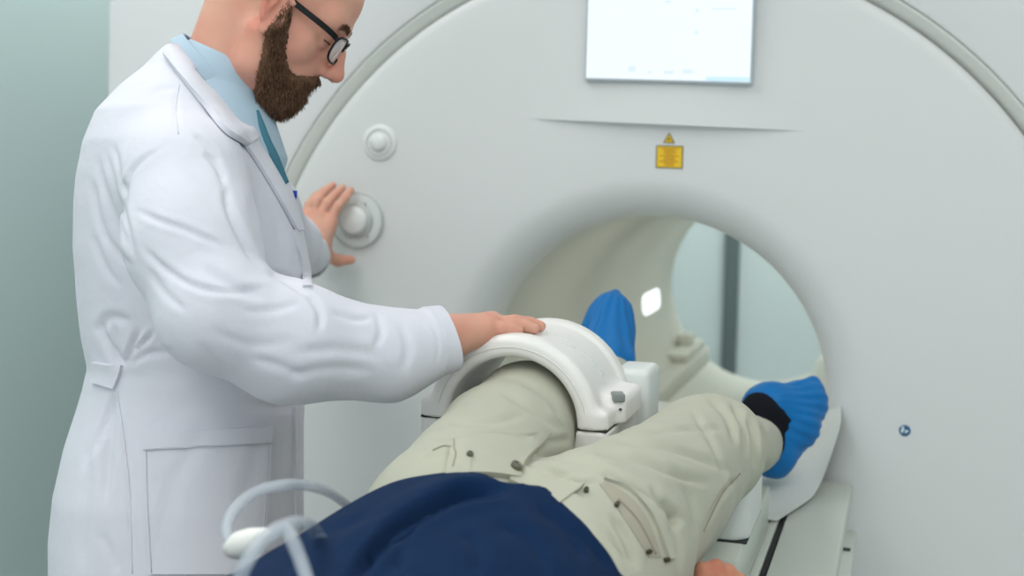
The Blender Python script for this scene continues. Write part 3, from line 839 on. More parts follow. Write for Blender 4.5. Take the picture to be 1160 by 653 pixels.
# navy shirt
HS = 1.362
s = SDF((-.76,.56,.88),(-.12,1.46,1.16),.0042)
def shirt(X):
    y = X[...,1]; t = np.clip((HS-y)/.6, 0, 1)
    a = .203+.024*t; cx = -.4255-.006*t; b = .181-.004*t
    x = (X[...,0]-cx)/a; z = (X[...,2]-.928)/b
    r = np.sqrt(x*x+z*z)+1e-6
    return np.maximum((r-1)*.16, np.maximum(y-1.5, .62-y))
s.put(shirt, (-.70,.58,.80),(-.16,1.5,1.14), 0)
s.chain([(-.62,.74,1.0),(-.675,.93,.985)], [.085,.066], .03); s.chain([(-.24,.74,1.0),(-.195,.90,.985)], [.085,.066], .03)
s.put(lambda X: HS - .006*np.sin(X[...,0]*40) - .062*np.exp(-((X[...,0]+.395)/.054)**2) - X[...,1], (-.72,HS-.08,.88), (-.12,1.5,1.16), 0, 'sub'); s.half((0,0,.907),(0,0,-1),.012)
V, Q = s.mesh(2); N = normals(V, Q)
V += N*(.003*vnoise(V, 9, 5)+.0012*vnoise(V, 26, 6))[:,None]
for pl, w, a, kd in (
    ([(590,553),(530,560),(488,577),(440,608),(388,668)],4.5,-.007,'step'),
    ([(590,556),(530,562),(488,580),(440,612),(385,672)],7,.016,'valley'), ([(575,545),(510,550),(462,568),(415,598),(366,650)],10,.006,'ridge'),
    ([(600,570),(640,600),(668,640)],8,.005,'valley'), ([(560,590),(600,610),(625,650)],9,.004,'valley'),
    ([(470,590),(455,620),(450,653)],9,.004,'valley'), ([(520,600),(540,620),(545,653)],9,.003,'valley'),
    ([(350,612),(400,592),(450,570)],7,.003,'valley'), ([(620,580),(665,612),(690,650)],6,.004,'valley')):
    crease(V, N, pl, w, a, kd)
obj('shirt', V, Q, M_navy, pat)

# socks and shoe covers
s = SDF(AR-.12, AR+.12, .003); s.cone(KR+(AR-KR)*.74, AR, .042, .040, .01); s.cone(AR, FR['open']+arr((.006,.03,.012)), .040, .036, .01); s.cone(FR['open'], FR['mid']-arr((0,.01,0)), .040, .034, .02)
V, Q = s.mesh(1); obj('sock', V, Q, M_sock, pat)
s = SDF(KL[-1]-.12, KL[-1]+.16, .0035); s.cone(KL[-1]-arr((0,.05,0)), FL['heel'], .042, .034, .01); V, Q = s.mesh(1); obj('sock', V, Q, M_sock, pat)
def cover(f, ankle, sole, tilt, seed, widths):
    c = (f['heel']+f['toe'])/2
    s = SDF(c-.19, c+.19, .0027)
    s.cone(f['heel'],f['mid'],widths[0],widths[1],.02); s.cone(f['mid'],f['ball'],widths[1],widths[2],.012); s.cone(f['ball'],f['toe'],widths[2],widths[3],.012)
    s.cone(f['open'],f['mid'],widths[4],widths[1],.02); s.cone(f['open'],f['heel'],widths[4],widths[0],.02)
    s.cone(f['open'],f['ball'],widths[4]*.97,widths[2],.02)
    if sole is not None: s.cone(sole,f['heel'],.043,widths[0],.01)
    return s
FR['open'] = FR['open']+arr((.010,.028,.004)); s = cover(FR, AR, P(877,512,2.375), 0, 1, (.033,.043,.037,.015,.044))
V, Q = s.mesh(1); N = normals(V, Q)
def ruffle(V, N, c, ax, n, amp, reach):
    ax = ax/np.linalg.norm(ax); q = V-c; h = q@ax; u = np.cross(ax, [0,0,1.]); u /= np.linalg.norm(u); v = np.cross(ax, u)
    an = np.arctan2(q@v, q@u); w = np.exp(-np.linalg.norm(q,axis=1)**2/(reach*reach))
    w = w*(1-np.exp(-(np.linalg.norm(q,axis=1)/.064)**8)); return 1.4*amp*w*np.sin(n*an+1.6*vnoise(V,18,4))
V += N*(ruffle(V, N, FR['open'], FR['mid']-FR['open']+arr((0,.05,0)), 23, .0014, .12)+.0009*vnoise(V,30,8))[:,None]
o = obj('shoe_cover', V, Q, M_blue, pat)
s = cover(FL, KL[-1], None, 0, 1, (.030,.040,.034,.010,.040))
V, Q = s.mesh(1); N = normals(V, Q)
V += N*(ruffle(V, N, FL['heel'], FL['toe']-FL['heel'], 17, .0026, .12)+.0014*vnoise(V,40,9))[:,None]
obj('shoe_cover', V, Q, M_blue, pat)

# clear tubing in front of the shirt and beside the coat
tb = empty('clear_tubing', P(300,640,1.12), 'clear plastic tubing looped over the navy shirt with a white connector', 'tubing')
def tubeline(name, pts, r, n=60, m=M_tube):
    return MB().tube(smoothpl([P(*p) for p in pts], n), r, 12).build(name, m, tb)
tubeline('tube', [(278,628,1.20),(262,618,1.20),(256,600,1.205),(266,577,1.22),(292,557,1.25),(330,549,1.27),(362,554,1.33),(386,567,1.42),(415,592,1.50)], .0056)
tubeline('tube', [(268,668,1.02),(278,640,1.02),(296,614,1.03),(318,599,1.04),(338,593,1.06),(352,597,1.11),(364,612,1.20)], .0062)
tubeline('tube', [(322,596,1.04),(330,610,1.035),(340,634,1.03),(352,670,1.02)], .0058)
s = SDF(P(278,612,1.2)-.06, P(278,612,1.2)+.06, .0022)
s.ell(P(276,617,1.20), (.020,.013,.012), ROT@np.array([[.9,.3,0],[-.3,.9,0],[0,0,1.]]).T/np.linalg.norm([.9,.3]), k=0)
s.cone(P(287,609,1.2), P(300,605,1.2), .008, .006, .004)
V, Q = s.mesh(1); o = obj('connector', V, Q, M_conn, tb); o['label'] = 'white plastic connector'

# ------------------------------------------------------------------ doctor
D0 = 1.90
doc = empty('person', (-.98,1.69,0), 'bearded man in white lab coat and glasses standing with a hand on the knee coil', 'person')
HS_ = 1.065
th = math.radians(33)
def mk_head():
    fx = arr((math.cos(th), -math.sin(th), .09)); fx /= np.linalg.norm(fx)      # camera frame: right, up, forward
    lz = arr((math.sin(th), math.cos(th), .0)); lz = lz - fx*(lz@fx); lz /= np.linalg.norm(lz)
    ly = np.cross(lz, fx)
    return ROT @ np.stack([fx, ly, lz], 1)
HR_ = mk_head()                                   # columns: forward, left (away from viewer), up
HO = P(305.5,14.5,D0)
def hd(x, y, z): return HO + HS_*(HR_ @ arr((x,y,z)))
hc = hd(.03,0,.02)
s = SDF(hc-.22, hc+.20, .0026)
E3 = lambda c, r, k, mode='add', R=None: s.ell(hd(*c), arr(r)*HS_, HR_ if R is None else HR_@R, k, mode)
def C3(a, b, ra, rb, k, mode='add', flat=None): s.cone(hd(*a), hd(*b), ra*HS_, rb*HS_, k, flat, mode)
E3((-.008,0,.062),(.098,.075,.085),.0)
E3((.030,0,.055),(.072,.066,.070),.02)
E3((.040,0,-.012),(.055,.056,.075),.03)
C3((.075,-.036,.036),(.075,.036,.036),.0225,.0225,.012)               # brow
C3((.088,-.012,.034),(.088,.012,.034),.0150,.0150,.01)
for sy in (-1,1):
    C3((.012,sy*.054,-.030),(.024,sy*.050,-.068),.022,.018,.02)      # jaw angle
    C3((.024,sy*.050,-.068),(.064,sy*.016,-.088),.018,.016,.02)
    E3((.056,sy*.044,-.016),(.026,.021,.021),.02)                    # cheek
    C3((.02,sy*.066,.0),(.062,sy*.050,-.006),.011,.012,.015)
E3((.069,0,-.083),(.021,.024,.021),.018)                               # chin
E3((.076,0,-.016),(.026,.027,.034),.012)
E3((.072,0,-.052),(.026,.034,.030),.02)                               # mouth mound
C3((.096,0,.024),(.1065,0,.004),.0085,.0095,.010)                     # nose
C3((.1065,0,.004),(.1165,0,-.019),.0095,.0120,.006)
E3((.1180,0,-.022),(.0125,.0125,.0105),.005)
for sy in (-1,1):
    E3((.1065,sy*.0115,-.026),(.0105,.0070,.0080),.005)
    E3((.0915,sy*.033,.010),(.015,.017,.012),.010,'sub')            # eye socket
    E3((.0785,sy*.032,.011),(.0125,.0140,.0125),.002)                  # eyeball
    E3((.0790,sy*.032,.0165),(.0135,.0155,.0090),.003)                 # upper lid, looking down
    E3((.0785,sy*.032,.0020),(.0125,.0150,.0055),.004)                 # lower lid
    E3((.1130,sy*.0065,-.0325),(.0045,.0032,.0030),.002,'sub')       # nostril
C3((.0925,-.017,-.0475),(.0925,.017,-.0475),.0055,.0055,.004)         # lips
C3((.0900,-.015,-.0590),(.0900,.015,-.0590),.0062,.0062,.004)
C3((.0975,-.018,-.0530),(.0975,.018,-.0530),.0016,.0016,.002,'sub')
for sy in (-1,1):                                                      # ears
    a = .22
    Re = np.array([[math.cos(a),0,-math.sin(a)],[0,1,0],[math.sin(a),0,math.cos(a)]])
    E3((0.0140,sy*.078,0.0060),(.0185,.0075,.0310),.006,'add',Re)
    E3((0.0190,sy*.0865,0.0080),(.0125,.0075,.0215),.003,'sub',Re)
    C3((0.0310,sy*.080,0.0240),(0.0100,sy*.0845,0.0340),.0040,.0040,.003); C3((0.0100,sy*.0845,0.0340),(-0.0025,sy*.086,0.0120),.0040,.0036,.003)
    C3((-0.0025,sy*.086,0.0120),(0.0080,sy*.083,-0.0120),.0036,.0042,.003)
    E3((0.0180,sy*.0795,-0.0205),(.0085,.0055,.0100),.004)               # lobe
    C3((0.0310,sy*.079,0.0020),(0.0320,sy*.078,-0.0080),.0042,.0042,.003)      # tragus
    C3((0.0120,sy*.082,0.0200),(0.0080,sy*.083,0.0000),.0028,.0028,.003)
nb = P(247,92,D0)
s.cone(hd(-.028,0,-.010), nb, .060, .056, .02)
s.cone(hd(.020,0,-.060), P(268,106,D0), .036, .036, .03)
headV, headQ = s.mesh(2)
# the rest of the body
sR, eR, wR = P(218,195,1.71), P(243,355,1.62), P(500,388,1.735)
sL, eL, wL = P(262,185,2.12), P(300,262,2.42), planeY(352,284,2.44)
s = SDF((-1.45,1.25,-.01),(-.45,2.60,1.72),.010)
for py, w in ((195,.115),(250,.125),(330,.12),(420,.12)):
    s.cone(P(220,py,D0-.045), P(220,py,D0+.045), w*.62, w*.62, .04)
s.cone(nb, P(224,185,D0), .048, .050, .02)
s.cone(sR, P(222,165,D0), .045,.06,.03); s.cone(sL, P(228,165,D0), .045,.06,.03)
s.chain([sR,eR,wR],[.050,.038,.029],.03); s.chain([sL,eL,wL],[.050,.040,.029],.03)
def foot(x, y): return arr((x,y,0))
for (x0,d,fx_,fy) in ((222,1.85,-1.03,1.56),(224,1.96,-1.00,1.80)):
    hip = P(x0,540,d); kn = arr((fx_+.01,fy,.52)); an = arr((fx_,fy,.10))
    s.chain([hip,kn,an],[.075,.055,.042],.03)
    s.cone(an+arr((-.02,0,-.055)), an+arr((.15,.03,-.062)), .036,.03,.02)
s.half((0,0,.012),(0,0,-1))
bodV, bodQ = s.mesh(1)
# right hand flat on the coil, seen from the little-finger side
s = SDF(P(470,330,1.70)-.03, P(650,440,1.90)+.03, .0018)
def cz(px, py, d, r):
    "rest a fingertip on the arch of the coil"
    p = P(px,py,d); rr = math.hypot(p[0]-KX, p[2]-KZ)
    want = .1200 + r
    if abs(p[0]-KX) < .12 and p[1] > KY0-.004:
        zz = KZ + math.sqrt(max(0, want*want-(p[0]-KX)**2)); p[2] = zz
    return p
knp = [P(548,374,1.775), P(553,369,1.795), P(557,367.5,1.815), P(560,368,1.835)]
palm = list(zip(knp, (.0135,.0145,.0145,.014)))
W = P(503,383,1.745)
s.cone(P(470,388,1.73), W, .030, .028, .01, (ROT[:,2],1.15))
s.cone(W, P(537,380,1.775), .0265, .0165, .012)
make_hand(s, W, .0235, palm, [
    ([knp[0], P(566,372.5,1.785), P(578,373.5,1.792), P(587,375,1.796)], [.0105,.0095,.0088,.0075]),
    ([knp[1], P(578,367,1.806), P(593,369,1.812), P(605,372.5,1.815)], [.0110,.0100,.0092,.0078]),
    ([knp[2], P(583,365.2,1.826), P(600,367,1.835), P(612,370,1.838)], [.0112,.0102,.0094,.0078]),
    ([knp[3], P(580,365.5,1.850), P(594,366.5,1.858), P(604,368,1.862)], [.0108,.0098,.0090,.0076])],
    ([W+(knp[3]-W)*.3, P(535,374,1.835), P(550,371,1.865), P(560,370,1.880)], [.017,.015,.0115,.009]))
rhand = s.mesh(1)
# left hand on the rotary dial
q = lambda x, y, Y: planeY(x, y, Y)
s = SDF(q(330,330,2.42)-.03, q(425,190,2.62)+.03, .0018)
W2 = q(357,281,2.462)
kn2 = [q(373,252,2.535), q(361,247,2.527), q(351.5,244,2.517), q(345.5,246,2.506)]
s.cone(q(345,292,2.40), W2, .028,.0255,.01)
make_hand(s, W2, .021, list(zip(kn2,(.0135,.0145,.014,.013))), [
    ([kn2[0], q(383,234,2.545), q(391,224,2.556), q(397.5,216,2.570)], [.0105,.0098,.0090,.0078]),
    ([kn2[1], q(371,230,2.541), q(380,220,2.556), q(388,213,2.572)], [.0108,.0100,.0092,.0078]),
    ([kn2[2], q(359,227,2.532), q(368,216.5,2.550), q(377,210,2.570)], [.0106,.0098,.0090,.0076]),
    ([kn2[3], q(350,232,2.517), q(357,223,2.535), q(364,217,2.556)], [.0095,.0088,.0080,.0068])],
    ([q(363,277,2.490), q(370,290,2.520), q(383,295.5,2.545), q(398,294.5,2.566)], [.0175,.0145,.0118,.0092]))
s.cone(q(364,277,2.492), kn2[0], .0150, .0120, .012); s.cone(q(366,282,2.505), kn2[0], .0125, .0100, .014)
lhand = s.mesh(1)
parts = [(headV,headQ),(bodV,bodQ),rhand,lhand]
V, Q = join(parts)
# own-colour variation: redder ears, nose, knuckles
loc = (V-HO)@HR_/HS_
tint = .18+.22*vnoise(V,35,2)
tint += .55*np.exp(-((loc[:,0]-.118)**2+(loc[:,2]+.02)**2+loc[:,1]**2)/.0003) + .55*np.exp(-((loc[:,0]+.005)**2/.0006+(loc[:,2]-.0)**2/.0016))*(np.abs(loc[:,1])>.066)
tint += .25*np.exp(-((loc[:,0]-.06)**2+(loc[:,2]+.018)**2)/.0006)*(np.abs(loc[:,1])>.03)
for K_ in knp+kn2: tint += .3*np.exp(-((V-K_)**2).sum(1)/.0002)
nhv = len(headV); fm = np.zeros(len(Q), int); cen = V[Q].mean(1); lc_ = (cen-HO)@HR_/HS_
for sy in (-1,1):
    e = lc_ - arr((.0785,sy*.032,.011)); r = np.linalg.norm(e/arr((.0125,.0140,.0125)),axis=1)
    m = (np.abs(r-1) < .16)&(lc_[:,0]>.0835)&(lc_[:,2]<.0105)&(lc_[:,2]>.0065)
    pass
m = (lc_[:,0]>.087)&(np.abs(lc_[:,1])<.022)&(lc_[:,2]<-.043)&(lc_[:,2]>-.0655)&(np.arange(len(Q))<len(headQ)); fm[m] = 3
obj('body', V, Q, M_skin, doc, mats=[M_skin,M_eyew,M_iris,M_lip], midx=fm, tint=np.clip(tint,0,.9))

# beard and short hair: a fitted shell with many short strands
htree = bvh(headV, headQ); hN = normals(headV, headQ); hl = (headV-HO)@HR_/HS_
def strands(name, pick, count, ln, direct, rad, lift, material, parent, base_off=.001, shell=None, jitter=.45):
    w = pick(hl); Qh = arr(headQ).astype(int); cw = w[Qh].mean(1)
    A = np.linalg.norm(np.cross(headV[Qh[:,2]]-headV[Qh[:,0]], headV[Qh[:,3]]-headV[Qh[:,1]]),axis=1)*cw
    mb_V = []; mb_F = []
    if shell:
        sel = np.where((cw > .25)&((hl[Qh].mean(1)[:,2] < -.012) if name=='beard' else True))[0]; used = np.unique(Qh[sel]); mp = -np.ones(len(headV), int); mp[used] = np.arange(len(used))
        hh = np.clip((w[used]-.25)/.5, 0, 1)
        SV = headV[used] + hN[used]*(shell(hl[used])*hh + .0004)[:,None]; SV += hN[used]*(.0012*vnoise(SV,160,3)*hh)[:,None]
        mb_V.append(SV); mb_F += [tuple(mp[f]) for f in Qh[sel]]
    n0 = sum(len(v) for v in mb_V)
    fi = RNG.choice(len(Qh), count, p=A/A.sum()); bw = RNG.dirichlet((1,1,1,1), count)
    p = (headV[Qh[fi]]*bw[...,None]).sum(1); n = hN[Qh[fi,0]]; l = (p-HO)@HR_/HS_; ww = cw[fi]
    dv = direct(l) @ HR_.T; dv = dv/np.linalg.norm(dv,axis=1)[:,None]
    dv = dv + n*lift + RNG.normal(0,jitter*.4,(count,3)); dv /= np.linalg.norm(dv,axis=1)[:,None]
    L = ln(l)*(.6+.6*RNG.random(count))*np.clip(ww*1.3,.25,1)
    if shell: p = p + n*(shell(l)*np.clip((ww-.25)/.5,0,1)*RNG.random(count))[:,None]
    mid = p + dv*(L*.55)[:,None] + n*(L*.10)[:,None]; tip = p + dv*L[:,None] - n*(L*.05)[:,None] + RNG.normal(0,.0006,(count,3))
    sd = np.cross(dv, n); sd /= np.linalg.norm(sd,axis=1)[:,None]+1e-9; up = np.cross(sd, dv)
    r = rad
    ring = lambda c, r: [c+sd*r, c-sd*r*.5+up*r*.87, c-sd*r*.5-up*r*.87]
    VV = np.stack(ring(p,r)+ring(mid,r*.8)+[tip],1).reshape(-1,3); k = n0+7*np.arange(count)
    for a,b in ((0,1),(1,2),(2,0)):
        pass
    F_ = []
    for i in k:
        F_ += [(i,i+1,i+4,i+3),(i+1,i+2,i+5,i+4),(i+2,i,i+3,i+5),(i+3,i+4,i+6),(i+4,i+5,i+6),(i+5,i+3,i+6)]
    mb_V.append(VV); mb_F += F_
    tv = np.concatenate([.25+.25*vnoise(v, 90, 5) if k_==0 and shell else np.repeat(RNG.random(count)**1.6, 7) for k_, v in enumerate(mb_V)])
    return obj(name, np.concatenate(mb_V), mb_F, material, parent, tint=np.clip(tv,0,1))
def sstep(a, b, x): t = np.clip((x-a)/(b-a),0,1); return t*t*(3-2*t)
def w_beard(l):
    x, y, z = l[:,0], np.abs(l[:,1]), l[:,2]
    back = .018 + .18*np.clip(-.045-z,-.02,.03)*0
    # upper edge: from the sideburn down the cheek to the moustache
    up = np.interp(x, [.012,.027,.039,.052,.066,.079,.090,.101,.115], [.030,.024,.004,-.032,-.050,-.052,-.046,-.037,-.034])
    w = sstep(.004,-.006,z-up)*sstep(.004,.016,x - np.interp(z,[-.12,-.09,-.06,-.03,.0,.03],[.038,.035,.025,.013,.013,.015]))
    w *= sstep(-.125,-.112,z)
    lip = (x>.084)&(y<.017)&(z<-.0435)&(z>-.0650); w[lip] = 0
    soul = sstep(.034,.030,y)
    return w
beard_t = lambda l: .003 + .0035*sstep(-.03,-.06,l[:,2]) + .004*sstep(-.07,-.10,l[:,2])*sstep(.02,.07,l[:,0]) + .003*sstep(.08,.09,l[:,0])*(l[:,2]>-.05)
strands('beard', w_beard, 15000, lambda l: .006+.006*sstep(-.02,-.07,l[:,2]), lambda l: np.stack([.35+0*l[:,0], .15*np.sign(l[:,1]), -1+0*l[:,0]],1), .00036, .55, M_beard, doc, shell=beard_t)
def w_hair(l):
    x, z = l[:,0], l[:,2]
    line = np.interp(x, [-.12,-.085,-.05,-.02,.0,.012,.03,.06,.075], [-.03,-.022,.0,.034,.040,.022,.035,.07,.088])
    return sstep(-.004,.012,z-line)
strands('hair', w_hair, 9000, lambda l: .005+0*l[:,0], lambda l: np.stack([-.5+0*l[:,0], 0*l[:,0], -.6+0*l[:,0]],1), .00022, .8, M_hair, doc, shell=lambda l: .002+0*l[:,0])
def w_brow(l):
    x, y, z = l[:,0], np.abs(l[:,1]), l[:,2]
    c = .033 + .004*np.sin((y-.012)/.035*math.pi)
    return ((np.abs(z-c) < .0042)&(y>.012)&(y<.048)&(x>.06)&(l[:,1]*SIDE>0)).astype(float)
for SIDE in (-1,1): strands('eyebrow', w_brow, 420, lambda l: .006+0*l[:,0], lambda l: np.stack([-.2+0*l[:,0], 1.0*np.sign(l[:,1]), .15+0*l[:,0]],1), .00025, .35, M_beard, doc)

for sy in (-1,1):
    b = MB(); b.tube([hd(.0792+.0138*math.cos(a), sy*.032+.0158*math.sin(a), .0085-.0012*math.cos(a)) for a in np.linspace(-1.15,1.15,14)], .0010, 6); b.build('eyelashes', M_beard, doc)
# glasses
gl = obj('glasses', *(lambda mb: (mb.V, mb.F))(MB().tube([hd(.109,-.006,.018),hd(.112,0,.021),hd(.109,.006,.018)], .0018, 8)), M_gframe, doc)
for sy in (-1,1):
    b = MB(); rim = []
    for i in range(40):
        a = 2*math.pi*i/40; cu = abs(math.cos(a))**.75*np.sign(math.cos(a)); su = abs(math.sin(a))**.75*np.sign(math.sin(a))
        y = .033+.0255*cu; rim.append(hd(.1100-.35*max(0,y-.030), sy*y, .006+.0185*su))
    rim.append(rim[0]); b.tube(rim, .0017, 8, cap=False); b.build('rim', M_gframe, gl)
    b = MB(); V_ = []; nn = 40
    for off in (0,.0012):
        V_.append(hd(.1095-off, sy*.032, .006)); V_ += [p_ - HR_[:,0]*off*HS_ for p_ in rim[:-1]]
    Fc = []
    for i in range(nn):
        j = (i+1)%nn; Fc += [(0,1+i,1+j),(nn+1,nn+2+j,nn+2+i),(1+i,nn+2+i,nn+2+j,1+j)]
    b.add(V_, Fc); b.build('lens', M_lens, gl)
    pts = [hd(.1010,sy*.0575,.016), hd(.095,sy*.0655,.019), hd(.075,sy*.0725,.022), hd(.03,sy*.0785,.026), hd(-.004,sy*.0825,.030), hd(-.022,sy*.083,.018), hd(-.030,sy*.082,.0)]
    pt = smoothpl(pts, 30); b = MB(); h_ = []
    for i, p_ in enumerate(pt):
        hh = .0042 if i < 22 else .0022
        for a,c in ((1,1),(1,-1),(-1,-1),(-1,1)): h_.append(p_ + HR_[:,1]*a*.0013 + HR_[:,2]*c*hh)
    Fc = [(0,1,2,3),(4*29+3,4*29+2,4*29+1,4*29)]
    for i in range(29):
        for j in range(4): Fc.append((4*i+j,4*i+(j+1)%4,4*i+4+(j+1)%4,4*i+4+j))
    b.add(h_, Fc); b.build('temple', M_gframe, gl, auto=40)

# shirt collar and front
shp = empty_part = None
def ring_band(name, lo_c, hi_c, e1, rlo, rhi, dlo, dhi, thick, material, parent, a0=0, a1=2*math.pi, n=72, m=8, flare=0, closed=True):
    "band of cloth standing round the neck: two ellipses in the plane of e1 and the view direction"
    V = []; Fc = []; k = n if closed else n
    for lay in (0,1):
        for j in range(m):
            t = j/(m-1)
            for i in range(n):
                a = a0+(a1-a0)*i/(n if closed else n-1)
                c = lo_c+(hi_c-lo_c)*t; r = rlo+(rhi-rlo)*t - lay*thick; d = dlo+(dhi-dlo)*t - lay*thick
                bul = flare*math.sin(math.pi*t)
                V.append(c + e1*(r+bul)*math.cos(a) - ROT[:,2]*(d+bul)*math.sin(a))
    K = n*m; rng = n if closed else n-1
    for j in range(m-1):
        for i in range(rng):
            a,b,c,d = j*n+i, j*n+(i+1)%n, (j+1)*n+(i+1)%n, (j+1)*n+i; Fc += [(a,b,c,d),(K+d,K+c,K+b,K+a)]
    for j in (0,m-1):
        for i in range(rng): a,b = j*n+i, j*n+(i+1)%n; Fc.append((a,b,K+b,K+a))
    if not closed:
        for i in (0,n-1):
            for j in range(m-1): a,b = j*n+i,(j+1)*n+i; Fc.append((a,b,K+b,K+a))
    return MB().add(V, Fc).build(name, material, parent, auto=60)
ax1 = P(290,122,D0)-P(209,38,D0); L1 = np.linalg.norm(ax1); e1 = ax1/L1
# shirt body (seen in the opening of the coat)
s = SDF(P(250,130,D0)-.22, P(250,130,D0)+.22, .004)
s.cone(P(246,92,D0), P(232,160,D0), .070, .12, .05); s.chain([P(281,132,D0-.010),P(288,160,D0-.012),P(305,205,D0-.012),P(316,240,D0-.012)],[.012,.014,.014,.014],.02)
V, Q = s.mesh(1); shirt_o = obj('shirt', V, Q, M_shirt, doc)
ring_band('shirt_collar', P(239.5,90,D0), P(250,80,D0), e1, L1*.50+.006, L1*.5, .0745, .0690, .003, M_shirt, shirt_o)
# collar point hanging below the band at the front
b = MB(); b.prism([(0,0)]*3, 0, 1) if False else None
cp = [P(268,118,D0-.068), P(289,121,D0-.030), P(293,146,D0-.026), P(284,140,D0-.048)]
b = MB(); V_ = [p_ for p_ in cp]+[p_+ROT[:,2]*.004 for p_ in cp]
b.add(V_, [(0,1,2,3),(7,6,5,4),(0,4,5,1),(1,5,6,2),(2,6,7,3),(3,7,4,0)]); b.build('collar_point', M_shirt, shirt_o, auto=30)
b = MB(); pl = smoothpl([P(290,126,D0-.045),P(296,146,D0-.050),P(303,166,D0-.050),P(312,184,D0-.045),P(323,208,D0-.035)], 24)
b.tube(pl, np.interp(np.linspace(0,1,24),[0,.2,.6,1],[.004,.0065,.009,.006]), 10); b.build('shirt_placket', M_teal, shirt_o)

# lab coat
s = SDF((-1.42,1.22,.50),(-.42,2.60,1.72),.0041)
SEC = arr([(44,200,262,.055),(62,182,276,.078),(80,166,286,.100),(100,144,286,.130),(130,119,291,.168),(165,106,302,.188),(200,99,319,.192),(230,96,332,.192),
  (280,94,345,.188),(330,97,351,.182),(380,103,351,.172),(412,110,347,.166),(440,103,344,.168),(500,84,341,.182),(550,73,341,.192),(600,69,342,.197),(653,71,341,.203),(720,74,330,.205),(830,84,312,.205),(900,90,304,.205)])
sv = -(SEC[:,0]-CY)/F*D0; sL_ = (SEC[:,1]-CX)/F*D0; sR_ = (SEC[:,2]-CX)/F*D0
o_ = np.argsort(sv); sv = sv[o_]; su = ((sL_+sR_)/2)[o_]; sa = ((sR_-sL_)/2)[o_]; sb_ = SEC[:,3][o_]
def coat_f(X):
    q = X - CAM.astype(np.float32); u = q@RGT.astype(np.float32); v = q@UPV.astype(np.float32); w = q@FWD.astype(np.float32)
    c = np.interp(v, sv, su); a = np.interp(v, sv, sa); b = np.interp(v, sv, sb_)
    r = (np.abs((u-c)/a)**2.3+np.abs((w-D0)/b)**2.3)**(1/2.3)
    d = (r-1)*np.minimum(a,b)*.9
    return np.maximum(d, np.maximum(v-sv[-1], sv[0]+.03-v))
s.put(coat_f, (-1.40,1.30,.50), (-.60,2.20,1.72), 0)
UA = P(210,205,1.715)
s.chain([UA, P(218,275,1.665), P(243,352,1.62)], [.084,.079,.069], .035)
s.cone(P(243,352,1.62), P(330,387,1.655), .070, .073, .02); s.cone(P(330,388,1.655), P(440,402,1.71), .074, .0575, .02); s.cone(P(440,402,1.71), P(505,386,1.74), .0575, .044, .02)
s.chain([P(258,190,2.06), P(292,240,2.28), P(330,280,2.42), planeY(352,289,2.46)], [.078,.066,.052,.042], .035)
s.half(P(499,385,1.735), P(520,386,1.76)-P(499,392,1.735)) if False else None
# open the cuffs: hollow ends
cR = P(503,388,1.738); nR = (P(505,386,1.74)-P(440,398,1.71)); nR = nR/np.linalg.norm(nR)
def cutend(p, n, rad):
    n = n/np.linalg.norm(n); p = arr(p)
    s.put(lambda X: np.maximum(-((X-p.astype(np.float32))@n.astype(np.float32)), np.linalg.norm(X-p.astype(np.float32),axis=-1)-rad), p-rad, p+rad, .0, 'sub')
cutend(P(498,387,1.737), nR+ROT[:,1]*-.12, .09)
pL = planeY(341,290,2.425); nL = pL-P(330,280,2.42); nL /= np.linalg.norm(nL)
cutend(pL, nL, .085)
# neck opening
np0 = P(196,51,D0); nn0 = ROT@arr((.772,.636,0.))
s.put(lambda X: np.maximum(-((X-np0.astype(np.float32))@nn0.astype(np.float32)), -((X-P(290,152,D0).astype(np.float32))@UPV.astype(np.float32))), np.minimum(P(180,160,D0-.25),P(320,0,D0+.25)), np.maximum(P(180,160,D0-.25),P(320,0,D0+.25)), 0, 'sub')
s.cone(P(252,78,D0), P(300,10,D0), .066, .075, .01, None, 'sub')
V, Q = s.mesh(2); N = normals(V, Q)
V += N*(.0024*vnoise(V, 6, 11)+.0008*vnoise(V, 17, 12))[:,None]
def C_(pl, w=5, a=.004, k='valley'): crease(V, N, pl, w, a*.75, k)
for pl in ([(111,170),(116,205),(129,243),(148,290)], [(119,165),(126,200),(136,238),(147,268)], [(128,160),(134,195),(142,225)], [(106,200),(110,240),(124,280)]): C_(pl,4.5,.0045)
C_([(114,262),(132,285),(152,306)],4.5,.004); C_([(104,260),(118,300),(140,330)],5,.004)
C_([(197,160),(172,173),(152,190),(143,212),(140,240),(147,270),(157,312)],4,.0045)          # armhole
C_([(189,163),(165,176),(146,194),(137,216)],3,.003,'ridge')
C_([(203,96),(199,122),(202,152)],2.5,.0025)
C_([(203,100),(180,103),(165,112)],4,.002)
C_([(150,236),(180,250),(215,262),(262,284)],3.8,.0055); C_([(156,275),(185,303),(220,324),(262,331),(305,326)],4.2,.006); C_([(166,300),(185,330),(215,356)],5,.003)
C_([(200,180),(240,230),(285,290),(300,306)],9,.004); C_([(225,300),(265,325),(305,338)],7,.006); C_([(270,352),(305,352),(345,342)],5,.0025)
C_([(230,172),(246,188),(256,212)],4.5,.006); C_([(218,150),(236,166),(252,186)],4,.005); C_([(255,205),(259,236),(279,280),(300,305)],5,.007)
C_([(300,306),(325,318),(352,336)],5,.006); C_([(283,215),(290,250),(300,290)],7,.003); C_([(305,220),(316,262),(322,306)],7,.0025)
C_([(345,330),(362,352),(362,378)],4.5,.005); C_([(375,352),(400,362),(425,360)],4,.004); C_([(425,352),(432,375),(424,398)],5,.0035)
C_([(330,402),(380,396),(440,404)],7,.003); C_([(318,430),(370,418),(432,420)],7,.003); C_([(262,430),(240,408),(222,385)],6,.0025)
C_([(280,404),(320,416),(350,430)],6,.003); C_([(452,362),(462,392),(455,425)],6,.003); C_([(486,360),(497,388),(492,420)],2.2,.0016)
